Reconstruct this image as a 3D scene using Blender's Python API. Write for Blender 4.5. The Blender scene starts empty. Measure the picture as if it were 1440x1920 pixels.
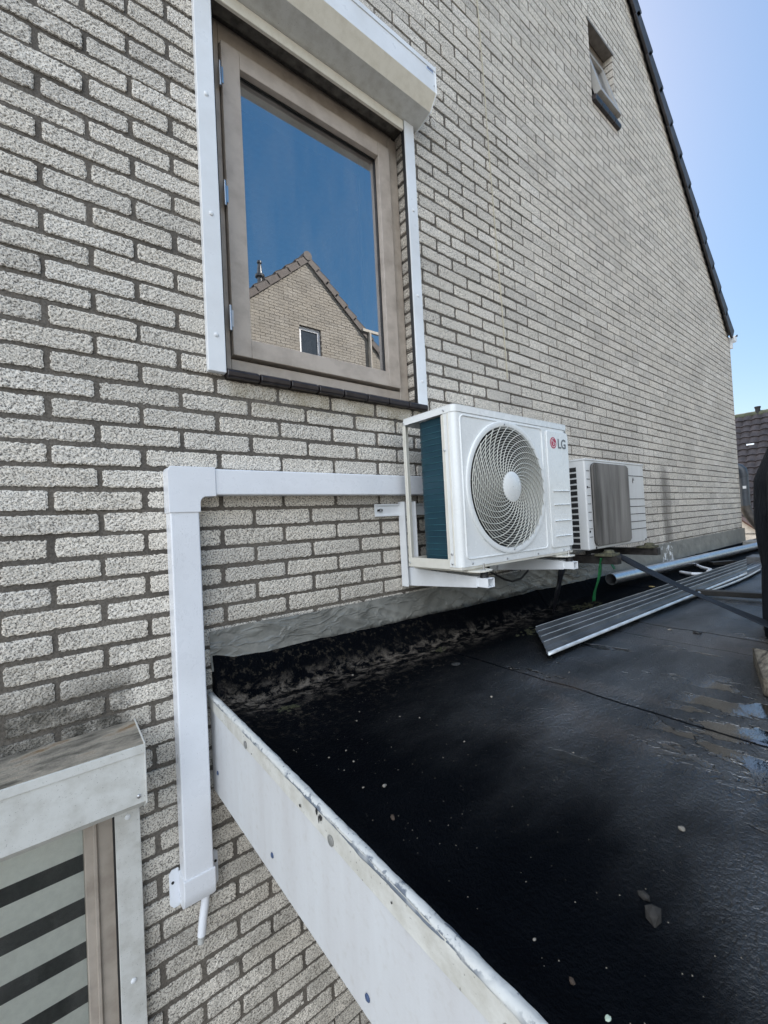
import bpy, math, random
import numpy as np
from mathutils import Vector, Matrix, noise
random.seed(7); rng = np.random.default_rng(7)
R = math.radians
scene = bpy.context.scene
COL = scene.collection

# ------------------------------------------------------------------ camera, sky, sun, exposure
cam_data = bpy.data.cameras.new('camera'); cam = bpy.data.objects.new('camera', cam_data); COL.objects.link(cam)
cam_data.sensor_fit = 'VERTICAL'; cam_data.sensor_height = 24.0; cam_data.lens = 801.8/1920*24.0
cam_data.clip_start = 0.02; cam_data.clip_end = 800
yaw, pit, rol = 0.6751, 0.0211, -0.0503
cy, sy = math.cos(yaw), math.sin(yaw)
fw = Vector((sy*math.cos(pit), cy*math.cos(pit), math.sin(pit)))
r0 = Vector((cy, -sy, 0)); u0 = r0.cross(fw)
rv = r0*math.cos(rol)+u0*math.sin(rol); uv = u0*math.cos(rol)-r0*math.sin(rol)
cam.matrix_world = Matrix(((rv.x, uv.x, -fw.x, -0.4595), (rv.y, uv.y, -fw.y, -1.4226), (rv.z, uv.z, -fw.z, -0.3472), (0, 0, 0, 1)))
scene.camera = cam

SUN_EL, SUN_ROT = R(40), R(44)
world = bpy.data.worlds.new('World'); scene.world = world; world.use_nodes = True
wn = world.node_tree; wn.nodes.clear()
sky = wn.nodes.new('ShaderNodeTexSky'); sky.sky_type = 'NISHITA'; sky.sun_disc = False
sky.sun_elevation = SUN_EL; sky.sun_rotation = SUN_ROT; sky.air_density = 1.0; sky.dust_density = 0.85; sky.ozone_density = 1.6
bg = wn.nodes.new('ShaderNodeBackground'); bg.inputs['Strength'].default_value = 0.15
sgm = wn.nodes.new('ShaderNodeGamma'); sgm.inputs[1].default_value = 0.5   # hazier, more even sky
shs = wn.nodes.new('ShaderNodeHueSaturation'); shs.inputs['Saturation'].default_value = 2.0; shs.inputs['Hue'].default_value = .500
wo = wn.nodes.new('ShaderNodeOutputWorld')
wn.links.new(sky.outputs[0], sgm.inputs[0]); wn.links.new(sgm.outputs[0], shs.inputs['Color']); # added bright cloud bank, out of view behind left, lifts light on the shaded wall
def wN(t, **k):
    n = wn.nodes.new(t)
    for a, b in k.items(): setattr(n, a, b)
    return n
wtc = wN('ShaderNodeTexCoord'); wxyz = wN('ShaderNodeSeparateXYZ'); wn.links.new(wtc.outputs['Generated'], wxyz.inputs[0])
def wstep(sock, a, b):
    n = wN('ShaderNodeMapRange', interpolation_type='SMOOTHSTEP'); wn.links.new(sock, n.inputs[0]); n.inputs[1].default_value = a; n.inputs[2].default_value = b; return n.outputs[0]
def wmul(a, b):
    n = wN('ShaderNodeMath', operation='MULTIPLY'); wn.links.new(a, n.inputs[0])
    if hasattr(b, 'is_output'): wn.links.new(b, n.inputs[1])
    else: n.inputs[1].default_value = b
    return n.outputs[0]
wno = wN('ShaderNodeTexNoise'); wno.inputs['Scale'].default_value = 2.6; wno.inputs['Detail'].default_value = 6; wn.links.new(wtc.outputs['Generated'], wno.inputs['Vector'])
fill_cloud = wmul(wmul(wstep(wxyz.outputs[0], -.08, -.34), wstep(wxyz.outputs[2], .03, .16)), wstep(wno.outputs['Fac'], .36, .50))
wmx = wN('ShaderNodeMix', data_type='RGBA'); wn.links.new(fill_cloud, wmx.inputs[0]); wn.links.new(shs.outputs[0], wmx.inputs[6]); wmx.inputs[7].default_value = (7.6, 8.1, 8.8, 1)
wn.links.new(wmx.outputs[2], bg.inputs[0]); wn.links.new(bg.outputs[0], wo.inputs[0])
sl = bpy.data.lights.new('sun', 'SUN'); sl.energy = 5.0; sl.angle = R(0.53); sl.color = (1.0, .95, .87)
sun = bpy.data.objects.new('sun', sl); COL.objects.link(sun)
sd = Vector((math.sin(SUN_ROT)*math.cos(SUN_EL), math.cos(SUN_ROT)*math.cos(SUN_EL), math.sin(SUN_EL)))
sun.rotation_euler = sd.to_track_quat('Z', 'Y').to_euler()
sun.location = (8, 8, 12)
vs = scene.view_settings; vs.view_transform = 'Standard'; vs.look = 'None'; vs.gamma = 1; vs.use_curve_mapping = False
vs.exposure = 1.4

# ------------------------------------------------------------------ helpers
class MB:
    def __init__(s): s.v = []; s.f = []; s.m = []; s.cur = 0
    def add(s, vs, fs):
        o = len(s.v); s.v += [tuple(p) for p in vs]
        for f in fs: s.f.append(tuple(i+o for i in f)); s.m.append(s.cur)
        return s
    def box(s, x0, x1, y0, y1, z0, z1, M=None):
        x0, x1 = sorted((x0, x1)); y0, y1 = sorted((y0, y1)); z0, z1 = sorted((z0, z1))
        vs = [(x, y, z) for z in (z0, z1) for y in (y0, y1) for x in (x0, x1)]
        if M is not None: vs = [tuple(M @ Vector(p)) for p in vs]
        return s.add(vs, [(0, 2, 3, 1), (4, 5, 7, 6), (0, 1, 5, 4), (2, 6, 7, 3), (0, 4, 6, 2), (1, 3, 7, 5)])
    def prism(s, pts, ax, a, b):   # closed outline extruded along axis ax ('x','y','z')
        n = len(pts)
        def P(p, t):
            return {'x': (t, p[0], p[1]), 'y': (p[0], t, p[1]), 'z': (p[0], p[1], t)}[ax]
        vs = [P(p, a) for p in pts]+[P(p, b) for p in pts]
        fs = [(i, (i+1) % n, (i+1) % n+n, i+n) for i in range(n)]
        fs += [tuple(range(n))[::-1], tuple(range(n, 2*n))]
        return s.add(vs, fs)
    def tube(s, pts, r, n=10, cap=True, squash=None):
        pts = [Vector(p) for p in pts]; N = len(pts)
        rr = r if isinstance(r, (list, tuple)) else [r]*N
        t = (pts[1]-pts[0]).normalized(); a = t.orthogonal().normalized()
        vs = []
        for i, p in enumerate(pts):
            if i == 0: t = pts[1]-pts[0]
            elif i == N-1: t = pts[-1]-pts[-2]
            else: t = (pts[i+1]-pts[i]).normalized()+(pts[i]-pts[i-1]).normalized()
            t = t.normalized(); a = (a-t*a.dot(t)).normalized(); b = t.cross(a)
            for k in range(n):
                th = 2*math.pi*k/n; vs.append(p+(a*math.cos(th)+b*math.sin(th))*rr[i])
        fs = [(i*n+k, i*n+(k+1) % n, (i+1)*n+(k+1) % n, (i+1)*n+k) for i in range(N-1) for k in range(n)]
        if cap: fs += [tuple(range(n))[::-1], tuple(range((N-1)*n, N*n))]
        return s.add(vs, fs)
    def lathe(s, prof, c, ax='z', n=24, cap=True):  # prof: (r, t) along axis
        vs = []
        for r, t in prof:
            for k in range(n):
                th = 2*math.pi*k/n; u, w = r*math.cos(th), r*math.sin(th)
                d = {'z': (u, w, t), 'y': (u, t, w), 'x': (t, u, w)}[ax]
                vs.append((c[0]+d[0], c[1]+d[1], c[2]+d[2]))
        fs = [(i*n+k, i*n+(k+1) % n, (i+1)*n+(k+1) % n, (i+1)*n+k) for i in range(len(prof)-1) for k in range(n)]
        if cap: fs += [tuple(range(n))[::-1], tuple(range((len(prof)-1)*n, len(prof)*n))]
        return s.add(vs, fs)
    def grid(s, nu, nv, fn):
        vs = [fn(i/nu, j/nv) for j in range(nv+1) for i in range(nu+1)]
        fs = [(j*(nu+1)+i, j*(nu+1)+i+1, (j+1)*(nu+1)+i+1, (j+1)*(nu+1)+i) for j in range(nv) for i in range(nu)]
        return s.add(vs, fs)
    def build(s, name, mats, parent=None, bevel=0, smooth=False, recalc=True, segs=2):
        me = bpy.data.meshes.new(name); me.from_pydata(s.v, [], s.f); me.update()
        if not isinstance(mats, (list, tuple)): mats = [mats]
        for m in mats: me.materials.append(m)
        me.polygons.foreach_set('material_index', s.m)
        if recalc:
            import bmesh
            bm = bmesh.new(); bm.from_mesh(me); bmesh.ops.recalc_face_normals(bm, faces=bm.faces); bm.to_mesh(me); bm.free()
        o = link(name, me, parent)
        if smooth or bevel: me.polygons.foreach_set('use_smooth', [True]*len(me.polygons))
        if bevel:
            b = o.modifiers.new('bevel', 'BEVEL'); b.width = bevel; b.segments = segs; b.limit_method = 'ANGLE'; b.angle_limit = R(35); b.harden_normals = True
        elif smooth:
            sharp_edges(me, 40)
        return o
def sharp_edges(me, ang):
    import bmesh
    bm = bmesh.new(); bm.from_mesh(me)
    for e in bm.edges:
        if len(e.link_faces) == 2 and e.calc_face_angle(0) > R(ang): e.smooth = False
    bm.to_mesh(me); bm.free()
def link(name, me, parent=None):
    o = bpy.data.objects.new(name, me); COL.objects.link(o)
    if parent is not None:
        o.parent = parent; q = parent; off = Vector((0, 0, 0))
        while q is not None: off += q.location; q = q.parent
        o.location = -off
    return o
def thing(name, label, cat, loc, group=None):
    o = bpy.data.objects.new(name, None); COL.objects.link(o); o.location = loc; o.empty_display_size = .1
    return tag(o, label, cat, group)
def tag(o, label=None, cat=None, group=None, kind=None):
    if label: o['label'] = label
    if cat: o['category'] = cat
    if group: o['group'] = group
    if kind: o['kind'] = kind
    return o
def nz(x, y, z, s=1.0): return noise.noise(Vector((x*s, y*s, z*s)))
def lerp(a, b, t): return a+(b-a)*t

# ------------------------------------------------------------------ materials
def nodes(name):
    m = bpy.data.materials.new(name); m.use_nodes = True; nt = m.node_tree
    b = nt.nodes['Principled BSDF']
    return m, nt, b
class G:   # small graph helper
    def __init__(s, nt): s.nt = nt; s.co = nt.nodes.new('ShaderNodeTexCoord').outputs['Object']
    def N(s, t, **kw):
        n = s.nt.nodes.new(t)
        for k, v in kw.items(): setattr(n, k, v)
        return n
    def L(s, a, b): s.nt.links.new(a, b)
    def map(s, sc=(1, 1, 1), rot=(0, 0, 0), src=None):
        n = s.N('ShaderNodeMapping'); n.inputs['Scale'].default_value = sc; n.inputs['Rotation'].default_value = rot
        s.L(src or s.co, n.inputs['Vector']); return n.outputs[0]
    def noise(s, scale, detail=3, rough=.55, vec=None, dist=0):
        n = s.N('ShaderNodeTexNoise'); n.inputs['Scale'].default_value = scale; n.inputs['Detail'].default_value = detail
        n.inputs['Roughness'].default_value = rough; n.inputs['Distortion'].default_value = dist
        s.L(vec or s.co, n.inputs['Vector']); return n.outputs['Fac']
    def ramp(s, fac, stops):
        n = s.N('ShaderNodeValToRGB'); e = n.color_ramp.elements
        while len(e) < len(stops): e.new(.5)
        for k, (p, c) in enumerate(stops):
            e[k].position = p; e[k].color = (c, c, c, 1) if isinstance(c, (int, float)) else (*c, 1)
        s.L(fac, n.inputs['Fac']); return n.outputs['Color']
    def mix(s, fac, a, b, mode='MIX'):
        n = s.N('ShaderNodeMix', data_type='RGBA', blend_type=mode)
        for sock, v in ((n.inputs[0], fac), (n.inputs[6], a), (n.inputs[7], b)):
            if hasattr(v, 'is_output'): s.L(v, sock)
            elif isinstance(v, (int, float)): sock.default_value = v if sock.type == 'VALUE' else (v, v, v, 1)
            else: sock.default_value = (*v, 1)
        return n.outputs[2]
    def math(s, op, a, b=0.0, c=0.0, clamp=False):
        n = s.N('ShaderNodeMath', operation=op); n.use_clamp = clamp
        for i, v in enumerate((a, b, c)):
            if hasattr(v, 'is_output'): s.L(v, n.inputs[i])
            else: n.inputs[i].default_value = v
        return n.outputs[0]
    def xyz(s):
        n = s.N('ShaderNodeSeparateXYZ'); s.L(s.co, n.inputs[0]); return n.outputs
    def sstep(s, v, a, b):
        n = s.N('ShaderNodeMapRange', interpolation_type='SMOOTHSTEP'); s.L(v, n.inputs[0]); n.inputs[1].default_value = a; n.inputs[2].default_value = b
        return n.outputs[0]
    def bump(s, h, strength=.5, dist=.002, prev=None):
        n = s.N('ShaderNodeBump'); n.inputs['Strength'].default_value = strength; n.inputs['Distance'].default_value = dist
        s.L(h, n.inputs['Height'])
        if prev: s.L(prev, n.inputs['Normal'])
        return n.outputs[0]
def setb(b, col=None, rough=None, metal=None, spec=None, coat=None):
    if col is not None: b.inputs['Base Color'].default_value = (*col, 1)
    if rough is not None: b.inputs['Roughness'].default_value = rough
    if metal is not None: b.inputs['Metallic'].default_value = metal
    if spec is not None: b.inputs['Specular IOR Level'].default_value = spec
    if coat is not None: b.inputs['Coat Weight'].default_value = coat
def painted(name, col, rough=.4, dirt=(.25, .22, .17), amount=.25, metal=0.0, scale=9.0, streak=False, bump=.05, spec=.5, speck=0.0):
    """paint or plastic with faint grime, uneven gloss and tiny marks"""
    m, nt, b = nodes(name); g = G(nt)
    v = g.map((1, 1, .12)) if streak else None
    f = g.noise(scale, 5, .6, v); f = g.ramp(f, [(.42, 0.0), (.75, 1.0)])
    f = g.math('MULTIPLY', f, amount)
    c = g.mix(f, col, dirt)
    if speck:
        s_ = g.ramp(g.noise(330, 2, .5), [(.68, 0.0), (.72, 1.0)]); s_ = g.math('MULTIPLY', s_, speck)
        c = g.mix(s_, c, (.06, .055, .05))
    g.L(c, b.inputs['Base Color'])
    r = g.ramp(g.noise(scale*4, 4), [(.3, rough-.06), (.7, rough+.08)]); g.L(r, b.inputs['Roughness'])
    setb(b, metal=metal, spec=spec)
    g.L(g.bump(g.noise(60, 4), bump, .002), b.inputs['Normal'])
    return m
def brick_mat(name, light=(.82, .775, .70), dark=(.115, .104, .092), stains=True):
    m, nt, b = nodes(name); g = G(nt)
    geo = g.N('ShaderNodeNewGeometry')
    n1 = g.noise(235, 3, .7); sp = g.ramp(n1, [(.38, 0.0), (.52, 1.0)])
    c = g.mix(sp, dark, light)
    n2 = g.noise(330, 2, .6); sp2 = g.ramp(n2, [(.33, 1.0), (.40, 0.0)])
    c = g.mix(g.math('MULTIPLY', sp2, .8), c, (.05, .048, .045))
    sp3 = g.ramp(g.noise(410, 2, .5, g.map((1, 1.1, .9), (.3, .5, .2))), [(.6, 0.0), (.7, 1.0)])
    c = g.mix(g.math('MULTIPLY', sp3, .6), c, (.74, .73, .71))
    tint = g.ramp(geo.outputs['Random Per Island'], [(0, (.84, .835, .83)), (.2, (.93, .925, .915)), (.7, (1, .985, .96)), (1, (1.05, 1.05, 1.05))])
    c = g.mix(1.0, c, tint, 'MULTIPLY')
    big = g.ramp(g.noise(2.3, 5), [(.33, (.87, .86, .85)), (.60, (1.02, 1.01, 1.0))]); c = g.mix(1.0, c, big, 'MULTIPLY')
    if stains:
        x, y, z = g.xyz()
        # soot above the lower shutter box
        a = g.math('MULTIPLY', g.sstep(z, -.70, -.80), g.sstep(x, -.24, -.31)); a = g.math('MULTIPLY', a, g.sstep(z, -.93, -.88))
        a = g.math('MULTIPLY', a, g.ramp(g.noise(14, 4), [(.3, .35), (.6, 1.0)]))
        c = g.mix(g.math('MULTIPLY', a, .88), c, (.025, .023, .018))
        # run-off streak on the far part of the wall
        wv = g.math('ADD', x, g.math('MULTIPLY', g.noise(5, 3, .5, g.map((1, 1, .6))), .25))
        k = g.math('MULTIPLY', g.sstep(wv, 3.93, 4.03), g.sstep(wv, 4.22, 4.10)); k = g.math('MULTIPLY', k, g.sstep(z, .12, -.12))
        c = g.mix(g.math('MULTIPLY', k, .62), c, (.09, .085, .08))
        # yellowish lichen below the window sill
        q = g.math('MULTIPLY', g.sstep(z, .02, .11), g.sstep(z, .17, .15)); q = g.math('MULTIPLY', q, g.math('MULTIPLY', g.sstep(x, .02, .08), g.sstep(x, 1.05, .95)))
        q = g.math('MULTIPLY', q, g.ramp(g.noise(11, 4), [(.35, .25), (.6, 1.0)]))
        c = g.mix(g.math('MULTIPLY', q, .6), c, (.26, .215, .13))
        # damp blackening just above the flashing
        d = g.math('MULTIPLY', g.sstep(z, -.585, -.66), g.ramp(g.noise(9, 4), [(.4, 0.0), (.65, 1.0)]))
        c = g.mix(g.math('MULTIPLY', d, .35), c, (.12, .11, .09))
    g.L(c, b.inputs['Base Color']); setb(b, rough=.9, spec=.25)
    bp = g.bump(n1, .8, .0018); bp = g.bump(g.noise(90, 3), .4, .003, bp); g.L(bp, b.inputs['Normal'])
    return m
def mortar_mat(name):
    m, nt, b = nodes(name); g = G(nt)
    c = g.mix(g.ramp(g.noise(160, 4), [(.3, 0.0), (.7, 1.0)]), (.105, .092, .078), (.195, .174, .150))
    c = g.mix(g.ramp(g.noise(4, 5), [(.45, 0.0), (.7, .6)]), c, (.06, .055, .05))
    g.L(c, b.inputs['Base Color']); setb(b, rough=.95, spec=.15)
    g.L(g.bump(g.noise(200, 4), .8, .003), b.inputs['Normal']); return m
def glass_mat(name, ior=1.9, tint=(.72, .78, .80), refl=(.88, .92, 1.0)):
    m, nt, b = nodes(name); g = G(nt); nt.nodes.remove(b)
    out = nt.nodes['Material Output']
    fr = g.N('ShaderNodeFresnel'); fr.inputs['IOR'].default_value = ior
    tr = g.N('ShaderNodeBsdfTransparent'); tr.inputs[0].default_value = (*tint, 1)
    gl = g.N('ShaderNodeBsdfGlossy'); gl.inputs['Roughness'].default_value = .004; gl.inputs['Color'].default_value = (*refl, 1)
    g.L(g.bump(g.noise(3, 2), .02, .004), gl.inputs['Normal'])
    mx = g.N('ShaderNodeMixShader'); g.L(fr.outputs[0], mx.inputs[0]); g.L(tr.outputs[0], mx.inputs[1]); g.L(gl.outputs[0], mx.inputs[2])
    df = g.N('ShaderNodeBsdfDiffuse'); df.inputs[0].default_value = (.55, .53, .50, 1)
    m2 = g.N('ShaderNodeMixShader'); g.L(g.math('MULTIPLY', g.ramp(g.noise(5, 6, .65, g.map((2.2, 1, .6), (0, .5, 0))), [(.42, .02), (.75, 1.0)]), .09), m2.inputs[0]); g.L(mx.outputs[0], m2.inputs[1]); g.L(df.outputs[0], m2.inputs[2]); g.L(m2.outputs[0], out.inputs[0]); return m
def simple(name, col, rough=.6, metal=0, spec=.5, var=.25, scale=20, bump=.2, bscale=80, bdist=.002):
    m, nt, b = nodes(name); g = G(nt)
    dk = tuple(c*(1-var) for c in col); lt = tuple(min(1, c*(1+var)) for c in col)
    g.L(g.mix(g.ramp(g.noise(scale, 5), [(.3, 0.0), (.7, 1.0)]), dk, lt), b.inputs['Base Color'])
    setb(b, rough=rough, metal=metal, spec=spec)
    if bump: g.L(g.bump(g.noise(bscale, 4), bump, bdist), b.inputs['Normal'])
    return m

M = {}
M['brick'] = brick_mat('rough_grey_brick'); M['mortar'] = mortar_mat('brown_mortar')
M['brick_b'] = brick_mat('neighbour_brick', (.31, .295, .26), (.13, .122, .11), stains=False)
M['alu'] = painted('white_aluminium', (.80, .82, .84), .32, (.35, .33, .28), .22, scale=6)
M['box_cream'] = painted('weathered_shaded_cream', (.76, .72, .62), .45, (.45, .40, .29), .30, scale=30, speck=.25)
M['box_grime'] = painted('grimy_white_aluminium', (.62, .62, .59), .5, (.30, .28, .23), .45, scale=22, speck=.5)
M['brown'] = painted('taupe_window_paint', (.46, .40, .34), .42, (.17, .13, .10), .5, scale=14, bump=.1)
M['brown2'] = painted('taupe_sash_paint', (.50, .435, .375), .38, (.19, .15, .12), .5, scale=12, bump=.08)
M['plaster'] = painted('white_inner_reveal', (.75, .76, .78), .6, amount=.1)
M['tile_dark'] = simple('dark_glazed_sill_tile', (.022, .017, .018), .3, var=.5, scale=30, bump=.3, bscale=40)
M['rooftile'] = simple('dark_roof_tile', (.045, .042, .045), .6, var=.4, scale=12, bump=.4)
M['rooftile_b'] = simple('brown_roof_tile', (.062, .050, .044), .7, var=.3, scale=12, bump=.4)
M['pvc'] = painted('white_duct_plastic', (.80, .82, .86), .30, (.42, .41, .40), .16, scale=7, bump=.02, speck=.25)
def scuffs(m):
    nt = m.node_tree; b = nt.nodes['Principled BSDF']; g = G(nt); old = b.inputs['Base Color'].links[0].from_socket
    f = g.ramp(g.noise(7, 2, .5, g.map((7, 7, 1.2), (.25, .4, .5)), 2.5), [(.497, 0.0), (.502, 1.0), (.507, 0.0)])
    f = g.math('MULTIPLY', f, g.ramp(g.noise(9, 3), [(.56, 0.0), (.68, .75)])); g.L(g.mix(f, old, (.10, .10, .10)), b.inputs['Base Color'])
scuffs(M['pvc'])
M['ac'] = painted('white_powder_coat', (.80, .82, .82), .25, (.55, .52, .44), .25, scale=5, bump=.03, speck=.05)
M['ac_cream'] = painted('cream_powder_coat', (.70, .68, .61), .35, (.42, .38, .30), .3, scale=16, bump=.05, speck=.1)
M['ac_old'] = painted('aged_white_casing', (.72, .72, .71), .45, (.30, .27, .22), .38, scale=7, streak=True, speck=.2)
M['black'] = simple('black_rubber', (.012, .012, .013), .5)
M['dark'] = simple('dark_cavity', (.015, .015, .016), .8)
M['steel'] = simple('zinc_screw', (.55, .56, .58), .3, metal=1, var=.15, bump=.1)
M['glass'] = glass_mat('window_glass', 5.6, refl=(.97, .97, 1.0))
M['glass_low'] = glass_mat('lower_window_glass', 1.45, (.96, .97, .95), (.6, .65, .65))
M['interior'] = simple('room_wall', (.13, .13, .13), .9)

# ------------------------------------------------------------------ ground
def ground():
    m, nt, b = nodes('paving_ground'); g = G(nt)
    br = g.N('ShaderNodeTexBrick'); g.L(g.map((4.7, 4.7, 1)), br.inputs[0]); br.inputs['Color1'].default_value = (.26, .24, .22, 1); br.inputs['Color2'].default_value = (.20, .18, .17, 1); br.inputs['Mortar'].default_value = (.08, .075, .07, 1)
    br.inputs['Scale'].default_value = 1
    g.L(g.mix(g.noise(.3, 5), br.outputs[0], (.20, .19, .17)), b.inputs['Base Color']); setb(b, rough=.9)
    o = MB().add([(-300, -300, -3.75), (300, -300, -3.75), (300, 300, -3.75), (-300, 300, -3.75)], [(0, 1, 2, 3)]).build('ground', m)
    tag(o, kind='structure')
ground()

# ------------------------------------------------------------------ brick walls
def slope_x(z, apex=(2.5, 5.445), k=.906): return (apex[1]-z)/k
def brick_rows(x0, x1, z0, z1, openings, apex, k, ymap=None):
    out = []
    r0_, r1_ = math.ceil(z0/.0625), math.floor(z1/.0625)
    for r in range(r0_, r1_+1):
        zc = r*.0625
        half = slope_x(zc+.04, apex, k)
        if half < .08: continue
        xa, xb = max(x0, apex[0]-half), min(x1, apex[0]+half)
        ivs = [(xa, xb)]
        for (a, b_, c, d) in openings:
            if c < zc < d:
                n = []
                for (p, q) in ivs:
                    if b_ <= p or a >= q: n.append((p, q)); continue
                    if a > p: n.append((p, a))
                    if b_ < q: n.append((b_, q))
                ivs = n
        off = .11 if r % 2 else 0.0
        for (p, q) in ivs:
            j = math.floor((p-off)/.22)
            while True:
                a = off+j*.22; j += 1
                if a >= q: break
                ea, eb = a+.0055, a+.2145
                A, B = max(ea, p), min(eb, q)
                if B-A < .018: continue
                deep = (abs(A-p) < 1e-6 or abs(B-q) < 1e-6) and (p != xa or q != xb)
                out.append((A, B, zc-.0262, zc+.0262, .10 if deep else .02))
    return np.array(out)
def brick_arrays(rows, nx, nz_, amp, ycoord=0.0, sgn=1):
    n = len(rows)
    u = np.linspace(0, 1, nx+1); v = np.linspace(0, 1, nz_+1)
    U, V = np.meshgrid(u, v); U = U.ravel(); V = V.ravel(); K = len(U)
    edge = (U == 0) | (U == 1) | (V == 0) | (V == 1)
    ja = rng.normal(0, .0011, (n, 4)).clip(-.0025, .0025)
    xa = rows[:, 0]+ja[:, 0]; xb = rows[:, 1]+ja[:, 1]; za = rows[:, 2]+ja[:, 2]; zb = rows[:, 3]+ja[:, 3]
    X = xa[:, None]+(xb-xa)[:, None]*U[None]; Z = za[:, None]+(zb-za)[:, None]*V[None]
    Y = rng.normal(0, amp, (n, K))*(1 if nx > 8 else .5)
    Y += rng.normal(0, .0012, (n, 1))+rng.normal(0, .0012, (n, 1))*(U[None]-.5)*2
    cx = (X-(xa+xb)[:, None]/2); cz = (Z-(za+zb)[:, None]/2)
    if nx > 8:
        inn = np.abs(rng.normal(0, .0016, (n, K)))*edge[None]
        X -= np.sign(cx)*inn*((U == 0) | (U == 1))[None]; Z -= np.sign(cz)*inn*((V == 0) | (V == 1))[None]
        corner = ((U == 0) | (U == 1)) & ((V == 0) | (V == 1))
        X -= np.sign(cx)*.0035*corner[None]; Z -= np.sign(cz)*.003*corner[None]
    Y = Y+.0016*edge[None]
    if sgn > 0: tt = np.clip((rows[:, 0]-.9)/1.8, 0, 1); Y = Y*(1-.85*tt)[:, None]+(.0027*tt)[:, None]
    idx = np.arange(K).reshape(nz_+1, nx+1)
    ring = list(idx[0, :])+list(idx[1:, -1])+list(idx[-1, :-1][::-1])+list(idx[1:-1, 0][::-1])
    ring = np.array(ring); Rn = len(ring)
    XB = X[:, ring]+np.sign(cx[:, ring])*.0004; ZB = Z[:, ring]; YB = np.repeat(rows[:, 4][:, None], Rn, 1)
    AX = np.concatenate([X, XB], 1); AY = np.concatenate([Y, YB], 1); AZ = np.concatenate([Z, ZB], 1)
    co = np.stack([AX, ycoord+sgn*AY, AZ], 2).reshape(-1, 3)
    q = np.stack([idx[:-1, :-1], idx[:-1, 1:], idx[1:, 1:], idx[1:, :-1]], 2).reshape(-1, 4)
    s = np.stack([ring, np.arange(K, K+Rn), np.roll(np.arange(K, K+Rn), -1), np.roll(ring, -1)], 1)
    q = np.concatenate([q, s], 0)
    if sgn < 0: q = q[:, ::-1]
    F = (q[None]+(np.arange(n)*(K+Rn))[:, None, None]).reshape(-1, 4)
    return co, F
def mesh_np(name, parts, mats):
    vo = 0; cs = []; fs = []; ms = []
    for (co, F, mi) in parts:
        cs.append(co); fs.append(F+vo); ms.append(np.full(len(F), mi)); vo += len(co)
    co = np.concatenate(cs); F = np.concatenate(fs); ms = np.concatenate(ms)
    me = bpy.data.meshes.new(name); me.vertices.add(len(co)); me.vertices.foreach_set('co', co.astype(np.float32).ravel())
    me.loops.add(F.size); me.loops.foreach_set('vertex_index', F.astype(np.int32).ravel())
    me.polygons.add(len(F)); me.polygons.foreach_set('loop_start', (np.arange(len(F))*4).astype(np.int32))
    me.polygons.foreach_set('material_index', ms.astype(np.int32))
    me.update(calc_edges=True); me.validate(); me.polygons.foreach_set('use_smooth', [False]*len(me.polygons))
    for m in mats: me.materials.append(m)
    return me
def backing(x0, x1, z0, openings, apex, k, y, depth, jamb=.005, sgn=1):
    """mortar plane with holes for the openings, plus the mortar of their reveals"""
    vs = []; fs = []
    xs = sorted({x0, x1, apex[0]}|{v for o in openings for v in (o[0]-jamb*0, o[1])})
    top = lambda x: apex[1]-k*abs(x-apex[0])-.01
    def quad(a, b, c, d): n = len(vs); vs.extend([a, b, c, d]); fs.append((n, n+1, n+2, n+3))
    for a, b in zip(xs[:-1], xs[1:]):
        zs = [z0]
        for o in sorted(openings, key=lambda o: o[2]):
            if o[0] < (a+b)/2 < o[1]: zs += [o[2], o[3]]
        segs = [(zs[i], zs[i+1]) for i in range(0, len(zs)-1, 2)]
        for (c, d) in segs: quad((a, y, c), (b, y, c), (b, y, d), (a, y, d))
        quad((a, y, zs[-1]), (b, y, zs[-1]), (b, y, top(b)), (a, y, top(a)))
    for (a, b, c, d) in openings:
        Y2 = y+sgn*depth
        quad((a-.004, y, c), (a-.004, Y2, c), (a-.004, Y2, d), (a-.004, y, d)); quad((b+.004, y, d), (b+.004, Y2, d), (b+.004, Y2, c), (b+.004, y, c))
        quad((a, y, d), (a, Y2, d), (b, Y2, d), (b, y, d)); quad((a, y, c), (b, y, c), (b, Y2, c), (a, Y2, c))
    F = np.array(fs)
    if sgn < 0: F = F[:, ::-1]
    return np.array(vs, float), F

HOUSE_OPEN = [(.03, .945, .156, 1.53), (2.95, 3.375, 2.844, 3.469), (-1.62, -.31, -2.35, -1.03)]
APEX = (2.5, 5.445); KS = .906
house = thing('brick_house', 'house with a tall gable wall of rough light grey brick at left', 'house', (2.5, 0, -3.75))
rows = brick_rows(-1.55, 6.55, -3.7, 5.4, HOUSE_OPEN, APEX, KS)
near = (rows[:, 0] > -1.0) & (rows[:, 0] < 1.75) & (rows[:, 2] > -2.1) & (rows[:, 2] < 1.9)
c1, f1 = brick_arrays(rows[near], 34, 9, .0007); c2, f2 = brick_arrays(rows[~near], 6, 2, .0007)
cb, fb = backing(-1.55, 6.55, -3.75, HOUSE_OPEN, APEX, KS, .0048, .1177)
wall_me = mesh_np('wall', [(c1, f1, 0), (c2, f2, 0), (cb, fb, 1)], [M['brick'], M['mortar']])
wall = link('wall', wall_me, house)
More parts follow.
